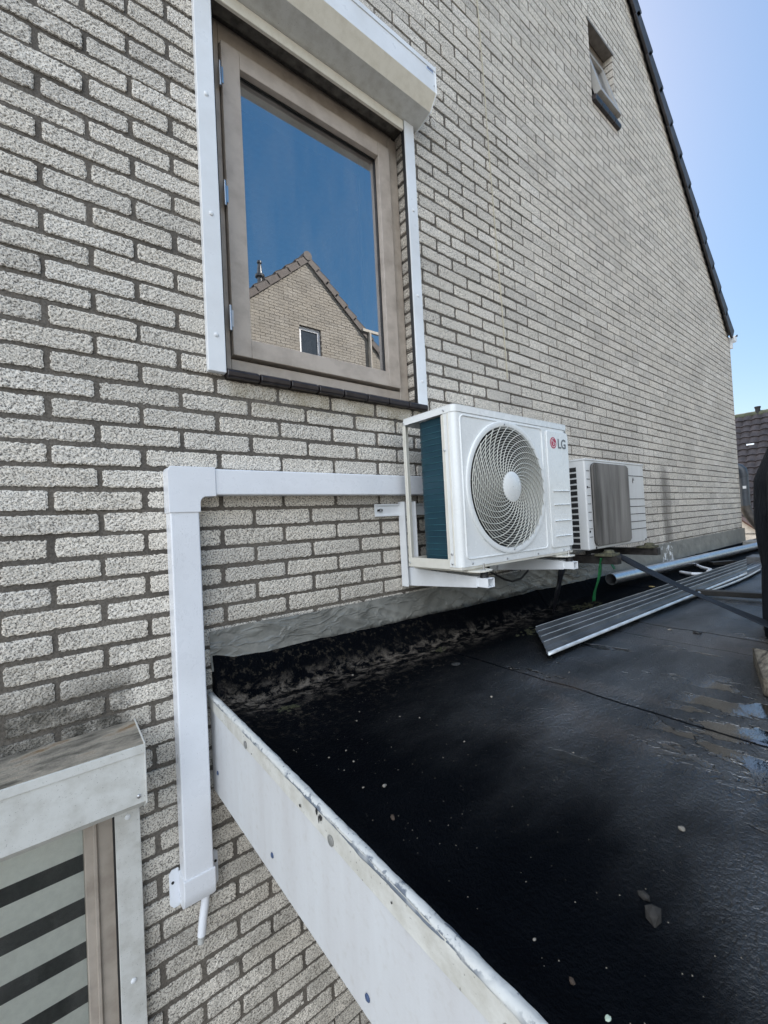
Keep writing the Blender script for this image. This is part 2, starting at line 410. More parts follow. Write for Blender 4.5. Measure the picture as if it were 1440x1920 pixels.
# return wall round the far corner, rear and near-end walls
w = MB()
w.box(6.50, 6.545, .008, 8, -3.75, 1.75); w.box(-1.545, -1.5, .008, 8, -3.75, 1.75)
w.prism([(-1.5, -3.75), (6.5, -3.75), (6.5, 1.8), (2.5, 5.4), (-1.5, 1.8)], 'y', 7.9, 8.0)
w.build('side_wall', simple('side_brick', (.40, .38, .36), .9, scale=60), house)
w = MB(); w.cur = 0
w.box(-1.5, 6.5, 4.0, 4.05, -3.7, 4.0); w.box(-1.5, 6.5, .13, 4.0, 2.55, 2.7); w.box(-1.5, 6.5, .13, 4.0, -1.0, -.8)
w.box(1.9, 1.95, .13, 4.0, -.8, 2.55)
w.build('inner_wall', M['interior'], house)
# roof: two tiled slopes with verge tiles on the gable
def roof(parent, apex, k, xl, xr, y0, y1, mat, gauge=.318, out=.045, sgn=1, course=None):
    L = math.hypot(1, k); ux, uz = 1/L, -k/L
    for side, xe in ((1, xr), (-1, xl)):
        r_ = MB(); length = abs(xe-apex[0])*L; nn = int(length/gauge)
        for i in range(nn):
            s0, s1 = i*gauge-.02, (i+1)*gauge+.03
            def P(s, h, y): return (apex[0]+side*(ux*s+k/L*h), y, apex[1]+uz*s+h/L+.0)
            r_.add([P(s0, .03, y0), P(s1, .065, y0), P(s1, .045, y0), P(s0, .01, y0), P(s0, .03, y1), P(s1, .065, y1), P(s1, .045, y1), P(s0, .01, y1)],
                   [(0, 1, 2, 3), (4, 7, 6, 5), (0, 4, 5, 1), (1, 5, 6, 2), (3, 2, 6, 7), (0, 3, 7, 4)])
        r_.build('roof', mat, parent)
        for i in range(nn):
            s0, s1 = i*gauge-.02+rng.normal(0, .004), (i+1)*gauge+.022
            hh = rng.normal(0, .003); v_ = MB()
            pts = [(s0, .040+hh), (s0+.03, .050+hh), (s1-.012, .098+hh), (s1, .088+hh), (s1, -.055+hh), (s1-.03, -.075+hh), (s0, -.085+hh)]
            ya, yb = y0-sgn*out, y0-sgn*(out-.022)
            n_ = len(pts)
            vs_ = [P(s, h, ya) for s, h in pts]+[P(s, h, yb) for s, h in pts]
            v_.add(vs_, [tuple(range(n_)), tuple(range(n_, 2*n_))[::-1]]+[(a, (a+1) % n_, (a+1) % n_+n_, a+n_) for a in range(n_)])
            # top cap running back over the roof
            yc = y0+sgn*.16
            s0 += .03; s1 -= .012; c_ = [P(s0, .051+hh, ya), P(s1, .099+hh, ya), P(s1, .099+hh, yc), P(s0, .051+hh, yc), P(s0, .03+hh, ya), P(s1, .075+hh, ya), P(s1, .075+hh, yc), P(s0, .03+hh, yc)]
            v_.add(c_, [(0, 1, 2, 3), (7, 6, 5, 4), (0, 4, 5, 1), (1, 5, 6, 2), (2, 6, 7, 3), (3, 7, 4, 0)])
            v_.build('verge_tile', mat, parent, bevel=.006)
    v_ = MB(); n = int(abs(y1-y0)/.33)
    for i in range(n):
        ya = y0-sgn*.06+sgn*i*.33; yb = ya+sgn*.36
        v_.lathe([(.10, ya-apex[1]*0), (.115, yb)], (apex[0], 0, apex[1]+.03), 'y', 14)
    v_.build('ridge_tile', mat, parent, smooth=True)
roof(house, APEX, KS, -1.55, 6.55, 0.0, 8.0, M['rooftile'])
g_ = MB(); g_.prism([(6.57, 1.80), (6.70, 1.83), (6.71, 1.85), (6.69, 1.85), (6.66, 1.75), (6.60, 1.73), (6.57, 1.75)], 'y', -.05, 8)
g_.build('gutter', M['alu'], house, bevel=.004)
g_ = MB(); g_.box(6.55, 6.60, -.02, 8, 1.66, 1.76); g_.build('fascia_board', M['alu'], house)

# main window: fixed frame, sash, glass, hinges, sill tiles
win = MB()
fy0, fy1 = .088, .155
X0, X1, Z0, Z1 = .036, .940, .192, 1.50
win.box(X0, X0+.05, fy0, fy1, Z0, Z1); win.box(X1-.055, X1, fy0, fy1, Z0, Z1)
win.box(X0+.05, X1-.055, fy0+.001, fy1, Z0, Z0+.07); win.box(X0+.05, X1-.055, fy0+.001, fy1, Z1-.075, Z1)
win.box(X0+.01, X1-.01, fy0+.02, fy1, 1.50, 1.56)
window = win.build('window', M['brown'], house, bevel=.004)
s = MB(); sx0, sx1, sz0, sz1 = .090, .878, .272, 1.425; q = .068; ys0, ys1 = .072, .130
s.box(sx0, sx0+q, ys0, ys1, sz0, sz1); s.box(sx1-q, sx1, ys0, ys1, sz0, sz1)
s.box(sx0+q, sx1-q, ys0+.0006, ys1, sz0, sz0+q); s.box(sx0+q, sx1-q, ys0+.0006, ys1, sz1-q, sz1)
s.build('sash', M['brown2'], window, bevel=.003)
s = MB(); s.box(sx0+q-.002, sx1-q+.002, .098, .104, sz0+q-.002, sz0+q+.006); s.box(sx0+q-.002, sx0+q+.005, .098, .104, sz0+q+.006, sz1-q); s.box(sx1-q-.005, sx1-q+.002, .098, .104, sz0+q+.006, sz1-q); s.box(sx0+q, sx1-q, .098, .104, sz1-q-.006, sz1-q+.002)
s.build('glazing_seal', M['black'], window)
s = MB(); s.add([(sx0+q-.003, .105, sz0+q-.003), (sx1-q+.003, .105, sz0+q-.003), (sx1-q+.003, .105, sz1-q+.003), (sx0+q-.003, .105, sz1-q+.003)], [(0, 1, 2, 3)])
s.build('glass_pane', M['glass'], window, recalc=False)
for hz in (1.29, .852, .401):
    h = MB(); h.tube([(.082, .070, hz-.045), (.082, .070, hz+.045)], .0055, 10); h.box(.078, .094, .0695, .0718, hz-.03, hz+.03)
    h.build('hinge', M['steel'], window, smooth=True)
s = MB(); s.box(.945, .965, .157, .42, .15, 1.56); s.box(.0, .03, .157, .42, .15, 1.56); s.box(.0, .965, .157, .42, .12, .15); s.box(0, .965, .157, .42, 1.56, 1.60)
s.build('inner_reveal', M['plaster'], window)
s = MB(); s.grid(24, 4, lambda u, v: (.815+.14*u, .235+.012*math.sin(u*30), .20+1.32*v)); o = s.build('curtain', simple('sheer_white_curtain', (.80, .82, .85), .8, var=.05), smooth=True)
o.modifiers.new('solid', 'SOLIDIFY').thickness = .002; tag(o, 'narrow white curtain hanging behind the right side of the upper window glass', 'curtain')
# sill tiles
for i in range(8):
    a = .030+i*.1155; b_ = a+.1105
    t_ = MB(); t_.prism([(-.030, .158), (-.022, .152), (.095, .157), (.095, .193), (-.018, .184), (-.030, .176)], 'x', a, b_)
    t_.build('sill_tile', M['tile_dark'], house, bevel=.004)
# lintel strip above the window, under the shutter box
s = MB(); s.box(.03, .945, .012, .09, 1.531, 1.56); s.build('lintel', simple('grey_lintel', (.10, .09, .085), .8), house)

# upper gable window, tilted open
gw = MB(); a0, a1, c0, c1_ = 2.955, 3.37, 2.875, 3.465
gw.box(a0, a0+.05, .075, .13, c0, c1_); gw.box(a1-.05, a1, .075, .13, c0, c1_); gw.box(a0+.05, a1-.05, .076, .13, c0, c0+.05); gw.box(a0+.05, a1-.05, .076, .13, c1_-.09, c1_)
gwin = gw.build('window', painted('dark_taupe_paint', (.19, .16, .14), .45, amount=.4), house, bevel=.003)
s = MB(); hinge = Vector((0, .065, 3.375)); ang = R(-13.5)
Mx = Matrix.Translation(hinge) @ Matrix.Rotation(ang, 4, 'X')
H = .50; wx0, wx1 = 2.985, 3.352
for bx in ((wx0, wx0+.055, -.0, .05, -H, 0), (wx1-.055, wx1, -.0, .05, -H, 0), (wx0+.055, wx1-.055, .0006, .05, -H, -H+.06), (wx0+.055, wx1-.055, .0006, .05, -.055, 0)): s.box(*bx, M=Mx)
s.build('sash', painted('grey_sash_paint', (.34, .33, .31), .4, amount=.4), gwin, bevel=.003)
s = MB(); s.add([tuple(Mx @ Vector(p)) for p in ((wx0+.05, .02, -H+.05), (wx1-.05, .02, -H+.05), (wx1-.05, .02, -.05), (wx0+.05, .02, -.05))], [(0, 1, 2, 3)])
s.build('glass_pane', M['glass'], gwin, recalc=False)
s = MB(); s.tube([(3.17, .08, 2.90), (3.17, -.02, 2.90)], .006, 6); s.box(3.14, 3.20, .03, .07, 2.895, 2.915); s.build('stay', M['steel'], gwin)
for i in range(4):
    a = 2.945+i*.113
    t_ = MB(); t_.prism([(-.032, 2.835), (-.022, 2.815), (.08, 2.82), (.08, 2.866), (-.018, 2.860), (-.032, 2.852)], 'x', a, a+.1095); t_.build('sill_tile', M['tile_dark'], house, bevel=.004)
s = MB(); s.box(2.93, 3.39, -.004, .07, 3.455, 3.475); s.build('lintel', simple('beige_lintel', (.14, .125, .11), .6), house)

# lower window with its frame and glass
lw = MB()
lw.box(-.392, -.312, .062, .13, -2.34, -1.04); lw.box(-1.60, -1.52, .062, .13, -2.34, -1.04); lw.box(-1.52, -.392, .063, .13, -2.34, -2.27); lw.box(-1.52, -.392, .063, .13, -1.12, -1.04)
lw.box(-.372, -.362, .054, .062, -2.34, -1.04)
lwin = lw.build('window', M['brown'], house, bevel=.003)
s = MB(); s.add([(-1.53, .10, -2.28), (-.39, .10, -2.28), (-.39, .10, -1.11), (-1.53, .10, -1.11)], [(0, 1, 2, 3)]); s.build('glass_pane', M['glass_low'], lwin, recalc=False)
# striped roller blind behind the lower glass
bl = thing('roller_blind', 'pale roller blind with dark see-through stripes behind the lower window glass', 'blind', (-.96, .125, -2.2))
fab = simple('pale_blind_fabric', (.80, .80, .75), .8, var=.06, scale=60, bump=.15, bscale=400); sheer = simple('dark_sheer_mesh', (.035, .037, .036), .8, var=.3, scale=80)
b1 = MB(); b2 = MB(); z = -1.10; k = 0
tops = []
zz = -1.26
s1_ = MB(); s1_.box(-1.50, -.385, .1255, .127, -1.26, -1.09)
while zz > -2.3:
    b2.box(-1.50, -.385, .126, .1265, zz-.048, zz); s1_.box(-1.50, -.385, .1255, .127, zz-.123, zz-.048); zz -= .123
b2.build('sheer_stripe', sheer, bl); s1_.build('fabric', fab, bl)
s = MB(); s.box(-1.50, -.385, .15, .18, -2.3, -1.05); s.build('backing', sheer, bl)

# ------------------------------------------------------------------ roller shutters
def screw(parent, p, ax, r=.004, mat=None, h=.003, name='screw', sg=-1):
    s_ = MB(); s_.lathe([(r, 0), (r, sg*h*.5), (r*.6, sg*h), (r*.1, sg*h*1.05)], p, ax, 12); return s_.build(name, mat or M['steel'], parent, smooth=True)
def shutter(name, label, x0, x1, zt, box_h, rails, zb, dark_top, mats, lower=False):
    t = thing(name, label, 'roller shutter', ((x0+x1)/2, 0, zb))
    zbt = zt-box_h
    D = .150
    if lower:
        prof = [(-.002, zt+.012), (-D, zt), (-D, zt-.145), (-.12, zt-.170), (-.03, zt-.195), (-.002, zt-.195)]
    else:
        prof = [(-.002, zt+.012), (-D, zt), (-D, zbt+.072), (-.108, zbt+.018), (-.03, zbt), (-.002, zbt)]
    # skins per facet: own weathering, with the upper bevel's weaker light painted in
    b = MB(); 
    for i in range(len(prof)-1):
        b.cur = {0: 1 if lower else 0, 1: 0, 2: 2, 3: 3, 4: 3}[i]
        p, q_ = prof[i], prof[i+1]
        dx, dz = q_[0]-p[0], q_[1]-p[1]; L = math.hypot(dx, dz); n = (-dz/L*.0025, dx/L*.0025)
        b.add([(x0, p[0], p[1]), (x1, p[0], p[1]), (x1, q_[0], q_[1]), (x0, q_[0], q_[1])], [(0, 1, 2, 3)])
    b.build('shutter_box', mats, t)
    for xa, xb in ((x0-.0035, x0), (x1, x1+.0035)):
        e = MB(); e.prism([(p[0]-(.004 if p[0] < -.01 else 0), p[1]+(.004 if i < 2 else -.004)) for i, p in enumerate(prof)], 'x', xa, xb); e.build('end_cap', mats[0] if lower else M['alu'], t, bevel=.001)
    lip = MB(); lip.box(x0, x1, -D-.0035, -D-.0002, zt-.022, zt-.001); lip.build('top_lip', mats[0], t, bevel=.001)
    zr1 = zbt-.0005 if not lower else zt-.1955
    for (a, b_) in rails:
        r_ = MB(); r_.box(a, b_, -.026, -.003, zb, zr1); o = r_.build('guide_rail', mats[0] if lower else M['alu'], t, bevel=.002)
        inner = b_ if (a+b_)/2 < (x0+x1)/2 else a
        s_ = 1 if inner == b_ else -1
        g2 = MB(); g2.box(inner+s_*.0005, inner+s_*.004, -.020, -.004, zb+.001, zr1-.001); g2.build('rail_brush', M['black'], o)
        zs_ = [zb+.12+i*.40 for i in range(4)] if not lower else [zr1-.04, zr1-.48]
        for z_ in zs_:
            if z_ < zr1-.02: screw(o, ((a+b_)/2, -.0262, z_), 'y', .007, M['alu'], .004, 'rail_plug')
    return t
up = shutter('window_roller_shutter', 'white roller shutter box and guide rails round the upper window', -.035, .982, 1.690, .19, [(-.030, .027), (.895, .952)], .165, False, [M['alu'], M['alu'], M['box_cream'], M['box_grime']])
s = MB(); s.box(.03, .895, -.020, -.006, 1.455, 1.4995); s.build('shutter_slat_end', M['box_cream'], up, bevel=.003)
s = MB(); s.box(.03, .895, -.010, .07, 1.502, 1.529); s.build('box_opening_strip', simple('grimy_gap', (.13, .12, .105), .8, var=.5, scale=30), up)
# small faded blue maker's label at the end of the box
s = MB(); s.box(.925, .972, -.1512, -.1503, 1.652, 1.672); lb = s.build('sticker', painted('label_white', (.7, .76, .84), .4), up)
s = MB()
for i in range(9):
    a = .930+i*.0042; h_ = .003+.004*abs(math.sin(i*2.1)); s.box(a, a+.0028, -.1517, -.1513, 1.659-h_*.4, 1.661+h_)
s.build('faded_writing', simple('faded_blue_ink', (.07, .12, .28), .6), lb)
screw(up, (.972, -.1502, 1.60), 'y', .004)
lowm = simple('lichen_covered_top', (.20, .185, .155), .85, var=.35, scale=35, bump=.8, bscale=120)
# lichen top: streaky ochre and grey
m, nt, b = nodes('mossy_box_top'); g = G(nt)
f1_ = g.ramp(g.noise(26, 6, .65, g.map((.35, 1, 1))), [(.35, (.09, .08, .065)), (.48, (.23, .205, .165)), (.58, (.34, .30, .24)), (.68, (.22, .145, .08))])
g.L(f1_, b.inputs['Base Color']); setb(b, rough=.85); g.L(g.bump(g.noise(150, 5), .8, .003), b.inputs['Normal']); lowm = m
lo = shutter('lower_roller_shutter', 'weathered white roller shutter box over the lower window, lichen on its top', -1.72, -.270, -.888, .17, [(-1.70, -1.64), (-.327, -.267)], -2.36, True, [M['box_grime'], lowm, M['box_grime'], M['box_grime']], lower=True)
screw(lo, (-.285, -.1502, -1.015), 'y', .005)

# ------------------------------------------------------------------ white cable duct
d = thing('cable_duct', 'white plastic pipe duct on the brick wall, bent in an elbow', 'cable duct', (-.126, 0, -1.40))
s = MB(); s.box(-.167, -.085, -.060, -.001, -1.372, -.270); s.build('vertical_cover', M['pvc'], d, bevel=.005, segs=3)
s = MB(); s.box(-.050, 1.05, -.060, -.001, -.240, -.158); s.build('horizontal_cover', M['pvc'], d, bevel=.005, segs=3)
e = MB()
pts = [(-.170, -.292), (-.170, -.168)]
for i in range(7): a = R(180-i*15); pts.append((-.156+.014*math.cos(a), -.168+.014*math.sin(a)))
pts += [(-.034, -.154), (-.034, -.244), (-.060, -.244)]
for i in range(7): a = R(90+i*15); pts.append((-.060+.0215*math.cos(a), -.2655+.0215*math.sin(a)))
pts += [(-.0815, -.292)]
e.prism(pts, 'y', -.0635, -.001); e.build('elbow', M['pvc'], d, bevel=.004, segs=3)
e = MB()
e.prism([(-.0645, -1.350), (-.0645, -1.395), (-.058, -1.425), (-.040, -1.442), (-.001, -1.446), (-.001, -1.350)], 'x', -.171, -.081)
e.build('end_cap', M['pvc'], d, bevel=.004, segs=3)
e = MB()
for a, b_ in ((-.197, -.1705), (-.0815, -.058)):
    mid = (a+b_)/2; sg = -1 if a < -.12 else 1; far = a if sg < 0 else b_; nearx = b_ if sg < 0 else a
    P_ = [(nearx, -1.340), (far-sg*.008, -1.340), (far, -1.350), (far, -1.436), (far-sg*.010, -1.450), (nearx, -1.450)]
    e = MB(); e.prism(P_, 'y', -.006, -.001)
    fl = e.build('end_flange', M['pvc'], d, bevel=.0015)
    screw(fl, (-.188 if sg < 0 else -.066, -.0065, -1.375), 'y', .004, M['dark'])
hs = thing('drain_hose', 'short white drain hose hanging out of the bottom of the cable duct', 'hose', (-.112, -.035, -1.56))
s = MB(); s.tube([(-.103, -.030, -1.43), (-.109, -.032, -1.47), (-.116, -.036, -1.50), (-.123, -.040, -1.542)], [.0122]*4, 14); s.build('hose', M['pvc'], hs, smooth=True)
s = MB(); s.tube([(-.123, -.040, -1.543), (-.126, -.041, -1.562)], .0095, 12); s.tube([(-.124, -.0405, -1.547), (-.1245, -.0407, -1.550)], .0108, 12); s.build('hose_end', simple('clear_grey_plastic', (.45, .45, .43), .3), hs, smooth=True)

# ------------------------------------------------------------------ thin pale line down the wall
c = MB(); c.tube([(1.47+.00*i+.0167*(i/1)*1.0*(1 if i else 0)+.003*math.sin(i*1.7), -.0035, 4.2-i*.42) for i in range(10)], .0028, 6)
tag(c.build('wall_cable', painted('cream_cable', (.55, .50, .38), .5, amount=.5, scale=40), smooth=True), 'thin cream cable running straight down the brick wall to the right of the window', 'cable')

# ------------------------------------------------------------------ air conditioner helpers
def plate_hole(mb, x0, x1, z0, z1, cx, cz, r, y, n=96):
    angs = sorted([2*math.pi*k/n for k in range(n)]+[math.atan2(z-cz, x-cx) % (2*math.pi) for x in (x0, x1) for z in (z0, z1)])
    O = []; I = []
    for a in angs:
        c_, s_ = math.cos(a), math.sin(a)
        t = min([(x1-cx)/c_ if c_ > 1e-9 else 9e9, (x0-cx)/c_ if c_ < -1e-9 else 9e9, (z1-cz)/s_ if s_ > 1e-9 else 9e9, (z0-cz)/s_ if s_ < -1e-9 else 9e9])
        O.append((cx+c_*t, y, cz+s_*t)); I.append((cx+c_*r, y, cz+s_*r))
    N = len(angs); mb.add(O+I, [(i, (i+1) % N, (i+1) % N+N, i+N) for i in range(N)])
def rrect(x0, x1, z0, z1, r, n=6):
    P = []
    for cx, cz, a0 in ((x1-r, z1-r, 0), (x0+r, z1-r, 90), (x0+r, z0+r, 180), (x1-r, z0+r, 270)):
        for i in range(n+1): a = R(a0+90*i/n); P.append((cx+r*math.cos(a), cz+r*math.sin(a)))
    return P

# ------------------------------------------------------------------ near outdoor unit
AX0, AX1, AY0, AY1, AZ0, AZ1 = .700, 1.490, -.400, -.120, -.530, .062
ac = thing('outdoor_air_conditioner', 'white outdoor air conditioner with round fan guard, on brackets under the upper window', 'air conditioner', (1.095, -.26, AZ0))
FX, FZ, FR = 1.008, -.236, .259
b = MB()
plate_hole(b, AX0+.028, AX1-.020, AZ0+.002, AZ1-.028, FX, FZ, FR+.004, AY0)
# rounded front-left and front-right corner posts
def post(x, sg, yb):
    P = [(x+sg*.028, AY0)]
    for i in range(7): a = R(90*i/6); P.append((x+sg*(.020-.020*math.sin(a)), AY0+.020-.020*math.cos(a)))
    P += [(x, yb), (x+sg*.004, yb), (x+sg*.004, AY0+.02), (x+sg*.028, AY0+.004)]
    return P
b.prism(post(AX0, 1, AY0+.055), 'z', AZ0+.002, AZ1-.026)
b.prism(post(AX1, -1, AY1), 'z', AZ0+.002, AZ1-.026)
b.build('casing', M['ac'], ac, smooth=True)
s = MB(); s.box(AX0-.002, AX0+.005, AY0+.050, AY0+.062, AZ0+.03, AZ1-.03); s.tube([(AX0-.001, AY0+.030, AZ0+.01), (AX0-.001, AY0+.030, AZ1-.03)], .003, 8)
s.build('corner_rib', M['ac_cream'], ac, smooth=True)
# lid
s = MB(); s.prism(rrect(AX0-.002, AX1+.002, AY0-.002, AY1+.002, .020), 'z', AZ1-.003, AZ1); s.cur = 0
o_, i_ = rrect(AX0-.002, AX1+.002, AY0-.002, AY1+.002, .020), rrect(AX0, AX1, AY0, AY1, .018)
n_ = len(o_); s.add([(p[0], p[1], AZ1-.003) for p in o_]+[(p[0], p[1], AZ1-.027) for p in o_]+[(p[0], p[1], AZ1-.027) for p in i_]+[(p[0], p[1], AZ1-.003) for p in i_],
      [(k_, (k_+1) % n_, (k_+1) % n_+n_, k_+n_) for k_ in range(n_)]+[(k_+n_, (k_+1) % n_+n_, (k_+1) % n_+2*n_, k_+2*n_) for k_ in range(n_)]+[(k_+2*n_, (k_+1) % n_+2*n_, (k_+1) % n_+3*n_, k_+3*n_) for k_ in range(n_)])
s.build('top_lid', M['ac'], ac, bevel=.002)
# base pan, rear post
s = MB(); s.box(AX0+.003, AX1-.003, AY0+.003, AY1-.003, AZ0-.008, AZ0+.004); s.box(AX0-.001, AX0+.004, AY0+.055, AY1, AZ0-.006, AZ0+.030); s.box(AX0+.004, AX1, AY1-.004, AY1, AZ0, AZ0+.03)
s.build('base_pan', M['ac_cream'], ac, bevel=.001)
s = MB(); s.box(AX0, AX0+.004, AY1-.018, AY1, AZ0+.03, AZ1-.027); s.box(AX0+.004, AX0+.028, AY1-.004, AY1, AZ0+.03, AZ1-.027); s.box(AX0-.0035, AX0-.0005, AY1-.011, AY1-.007, AZ0+.035, AZ1-.03)
s.build('rear_post', M['ac_cream'], ac, bevel=.001)
# heat exchanger, L-shaped
coilm, nt, b_ = nodes('teal_fin_coil'); g = G(nt)
wv = g.N('ShaderNodeTexWave'); wv.wave_type = 'BANDS'; wv.bands_direction = 'Z'; wv.inputs['Scale'].default_value = 3.8; wv.inputs['Distortion'].default_value = .25; g.L(g.co, wv.inputs[0])
cc = g.mix(g.noise(14, 4), (.008, .038, .062), (.018, .072, .105)); cc = g.mix(g.math('MULTIPLY', wv.outputs[0], .25), cc, (.02, .075, .10))
sc_ = g.ramp(g.noise(36, 3, .5, g.map((1, 1, .35))), [(.74, 0.0), (.78, 1.0)]); cc = g.mix(g.math('MULTIPLY', sc_, .55), cc, (.25, .42, .45))
g.L(cc, b_.inputs['Base Color']); setb(b_, rough=.38, metal=.3)
g.L(g.bump(g.noise(600, 1, .5, g.map((1, 1, .01))), .5, .001), b_.inputs['Normal'])
path = [(AX0+.020, AY0+.045), (AX0+.020, AY0+.175)]
for i in range(1, 9): a = R(180-90*i/8); path.append((AX0+.020+.055+.055*math.cos(a), AY0+.175+.055*math.sin(a)))
path += [(AX0+.25, AY0+.230), (AX1-.22, AY0+.230)]
s = MB()
def offs(path, d_):
    out_ = []
    for i, p in enumerate(path):
        a = Vector(path[max(0, i-1)]); b__ = Vector(path[min(len(path)-1, i+1)]); t = (b__-a).normalized(); out_.append((p[0]+t.y*d_, p[1]-t.x*d_))
    return out_
inner = offs(path, .022)
P_ = path+inner[::-1]
zA, zB = AZ0+.006, AZ1-.028
n_ = len(path)
s.add([(p[0], p[1], zA) for p in path]+[(p[0], p[1], zB) for p in path], [(i, i+1, i+1+n_, i+n_) for i in range(n_-1)])
s.add([(p[0], p[1], zA) for p in inner]+[(p[0], p[1], zB) for p in inner], [(i, i+n_, i+1+n_, i+1) for i in range(n_-1)])
coil = s.build('cooling_coil', coilm, ac, smooth=True)
s = MB()
z_ = zA+.012
while z_ < zB-.006:
    o2 = offs(path, -.0012)
    s.tube([(p[0], p[1], z_+.0012*math.sin(i*1.3+z_*90)) for i, p in enumerate(o2)], .0011, 5); z_ += .0235
s.build('coil_tubes', simple('pale_teal_tube', (.035, .13, .165), .35, metal=.3, var=.5, scale=25), coil)
# raised front panels
def emboss(x0, x1, z0, z1, r, name, hole=None):
    """rounded raised bead round a panel"""
    e_ = MB(); P = rrect(x0, x1, z0, z1, r); e_.tube([(p[0], AY0-.0005, p[1]) for p in P+[P[0], P[1]]], .0034, 8, cap=False)
    return e_.build(name, M['ac'], ac, smooth=True)
emboss(.731, 1.268, -.500, .024, .018, 'panel_bead')
s = MB(); s.prism(rrect(1.300, 1.483, -.505, .020, .012), 'y', AY0-.006, AY0+.0)
sp = s.build('service_panel', M['ac'], ac, bevel=.004, segs=3)
for zc in (-.238, -.300, -.372, -.441):
    s = MB(); s.prism([(AY0-.0062, zc+.013), (AY0-.0068, zc+.013), (AY0-.0068, zc-.010), (AY0-.013, zc-.013), (AY0-.0062, zc-.016)], 'x', 1.328, 1.470); s.build('embossed_step', M['ac'], sp, bevel=.0008)
# fan opening: ring, shroud, fan, guard
s = MB(); s.lathe([(FR+.006, AY0-.0005), (FR+.004, AY0-.007), (FR-.004, AY0-.009), (FR-.016, AY0-.006), (FR-.020, AY0+.002)], (FX, 0, FZ), 'y', 96, cap=False)
s.build('guard_rim', M['ac'], ac, smooth=True)
s = MB(); s.lathe([(FR-.019, AY0+.001), (FR-.022, AY0+.02), (FR-.022, AY0+.09)], (FX, 0, FZ), 'y', 64, cap=False); s.build('fan_shroud', simple('grey_shroud', (.16, .16, .155), .5), ac, smooth=True)
s = MB(); s.box(AX0+.08, 1.30, AY0+.15, AY0+.155, AZ0+.01, AZ1-.03); s.box(1.295, 1.30, AY0+.01, AY0+.19, AZ0+.01, AZ1-.03); s.build('inner_bulkhead', M['dark'], ac)
s = MB(); s.lathe([(.045, AY0+.03), (.055, AY0+.04), (.055, AY0+.09)], (FX, 0, FZ), 'y', 24)
for k in range(3):
    base = R(120*k+20)
    def bl_(u, v):
        r = .05+.178*u; a = base+R(95)*v*(.75+.25*u)-R(20)*u; return (FX+r*math.cos(a), AY0+.035+.05*v, FZ+r*math.sin(a))
    s.grid(8, 10, bl_)
s.build('fan', simple('dark_grey_fan', (.05, .05, .052), .5, var=.1), ac, smooth=True)
guard = MB(); r_ = .070; i = 0
def gy(r): return AY0-.010-.006*math.cos(min(1, r/FR)*math.pi/2)
while r_ < FR-.018:
    g0 = gy(r_)+.0012
    guard.lathe([(r_-.0009, g0), (r_+.0009, g0), (r_+.0009, g0+.0040), (r_-.0009, g0+.0040), (r_-.0009, g0)], (FX, 0, FZ), 'y', 72, cap=False); r_ += .0102
for k in range(30):
    a0 = 2*math.pi*k/30; P = []
    for j in range(15):
        u = j/14; r = .058+(FR-.018-.058)*u; a = a0-R(78)*u**.85; P.append((FX+r*math.cos(a), gy(r)-.0008, FZ+r*math.sin(a)))
    guard.tube(P, .0017, 5, cap=False)
guard.build('fan_guard', painted('guard_plastic', (.62, .62, .57), .4, amount=.15), ac, smooth=True)
s = MB(); s.lathe([(.060, AY0-.010), (.061, AY0-.016), (.055, AY0-.019), (.001, AY0-.0205)], (FX, 0, FZ), 'y', 48, cap=False); s.build('guard_hub', M['ac'], ac, smooth=True)
# logo: red disc with face mark, grey letters
LX, LZ = 1.352, -.033; ly = AY0-.0062
red = simple('logo_red', (.42, .015, .06), .35, var=.05, bump=0); wht = simple('logo_white', (.85, .85, .85), .4, var=.02, bump=0); gry = simple('logo_grey', (.13, .14, .15), .4, var=.05, bump=0)
s = MB(); s.lathe([(.0255, 0), (.0255, -.0008), (.0001, -.0008)], (LX, ly, LZ), 'y', 48, cap=False); badge = s.build('logo_disc', red, ac)
s = MB(); rg = .0185; w_ = .0030
def arc(a0, a1, r, w_, n=40):
    P = [R(a0+(a1-a0)*i/n) for i in range(n+1)]
    s.add([(LX+(r+w_/2)*math.cos(a), ly-.0011, LZ+(r+w_/2)*math.sin(a)) for a in P]+[(LX+(r-w_/2)*math.cos(a), ly-.0011, LZ+(r-w_/2)*math.sin(a)) for a in P],
          [(i, i+1, n+2+i, n+1+i) for i in range(n)])
arc(75, 360, rg, .0026)
s.box(LX+.006, LX+rg+.0012, ly-.0014, ly-.0010, LZ-.0013, LZ+.0013)
s.box(LX-.0016, LX+.0012, ly-.0014, ly-.0010, LZ-.008, LZ+.009); s.box(LX-.0016, LX+.006, ly-.0016, ly-.0012, LZ-.0095, LZ-.0070)
s.lathe([(.0030, 0), (.0001, -.0003)], (LX-.0085, ly-.0011, LZ+.0085), 'y', 16, cap=False)
s.build('logo_face', wht, badge, recalc=False)
def text_mesh(txt, size, loc, rot, mat, name, parent, depth=.0006, bold=.0):
    cu = bpy.data.curves.new(name, 'FONT'); cu.body = txt; cu.size = size; cu.extrude = depth; cu.offset = bold; cu.resolution_u = 6
    to = bpy.data.objects.new(name, cu); COL.objects.link(to); bpy.context.view_layer.update()
    me = bpy.data.meshes.new_from_object(to.evaluated_get(bpy.context.evaluated_depsgraph_get())); bpy.data.objects.remove(to)
    me.transform(Matrix.Translation(loc) @ rot); me.materials.clear(); me.materials.append(mat)
    return link(name, me, parent)
text_mesh('LG', .060, (1.388, ly-.0006, -.054), Matrix.Rotation(R(90), 4, 'X'), gry, 'logo_letters', ac, bold=.0012)
for p in ((AX0+.006, AY0, AZ1-.02),): pass
for xx, zz in ((.760, -.518), (.97, -.519), (1.19, -.519), (1.40, -.520)): screw(ac, (xx, AY0-.0005, zz), 'y', .0045)
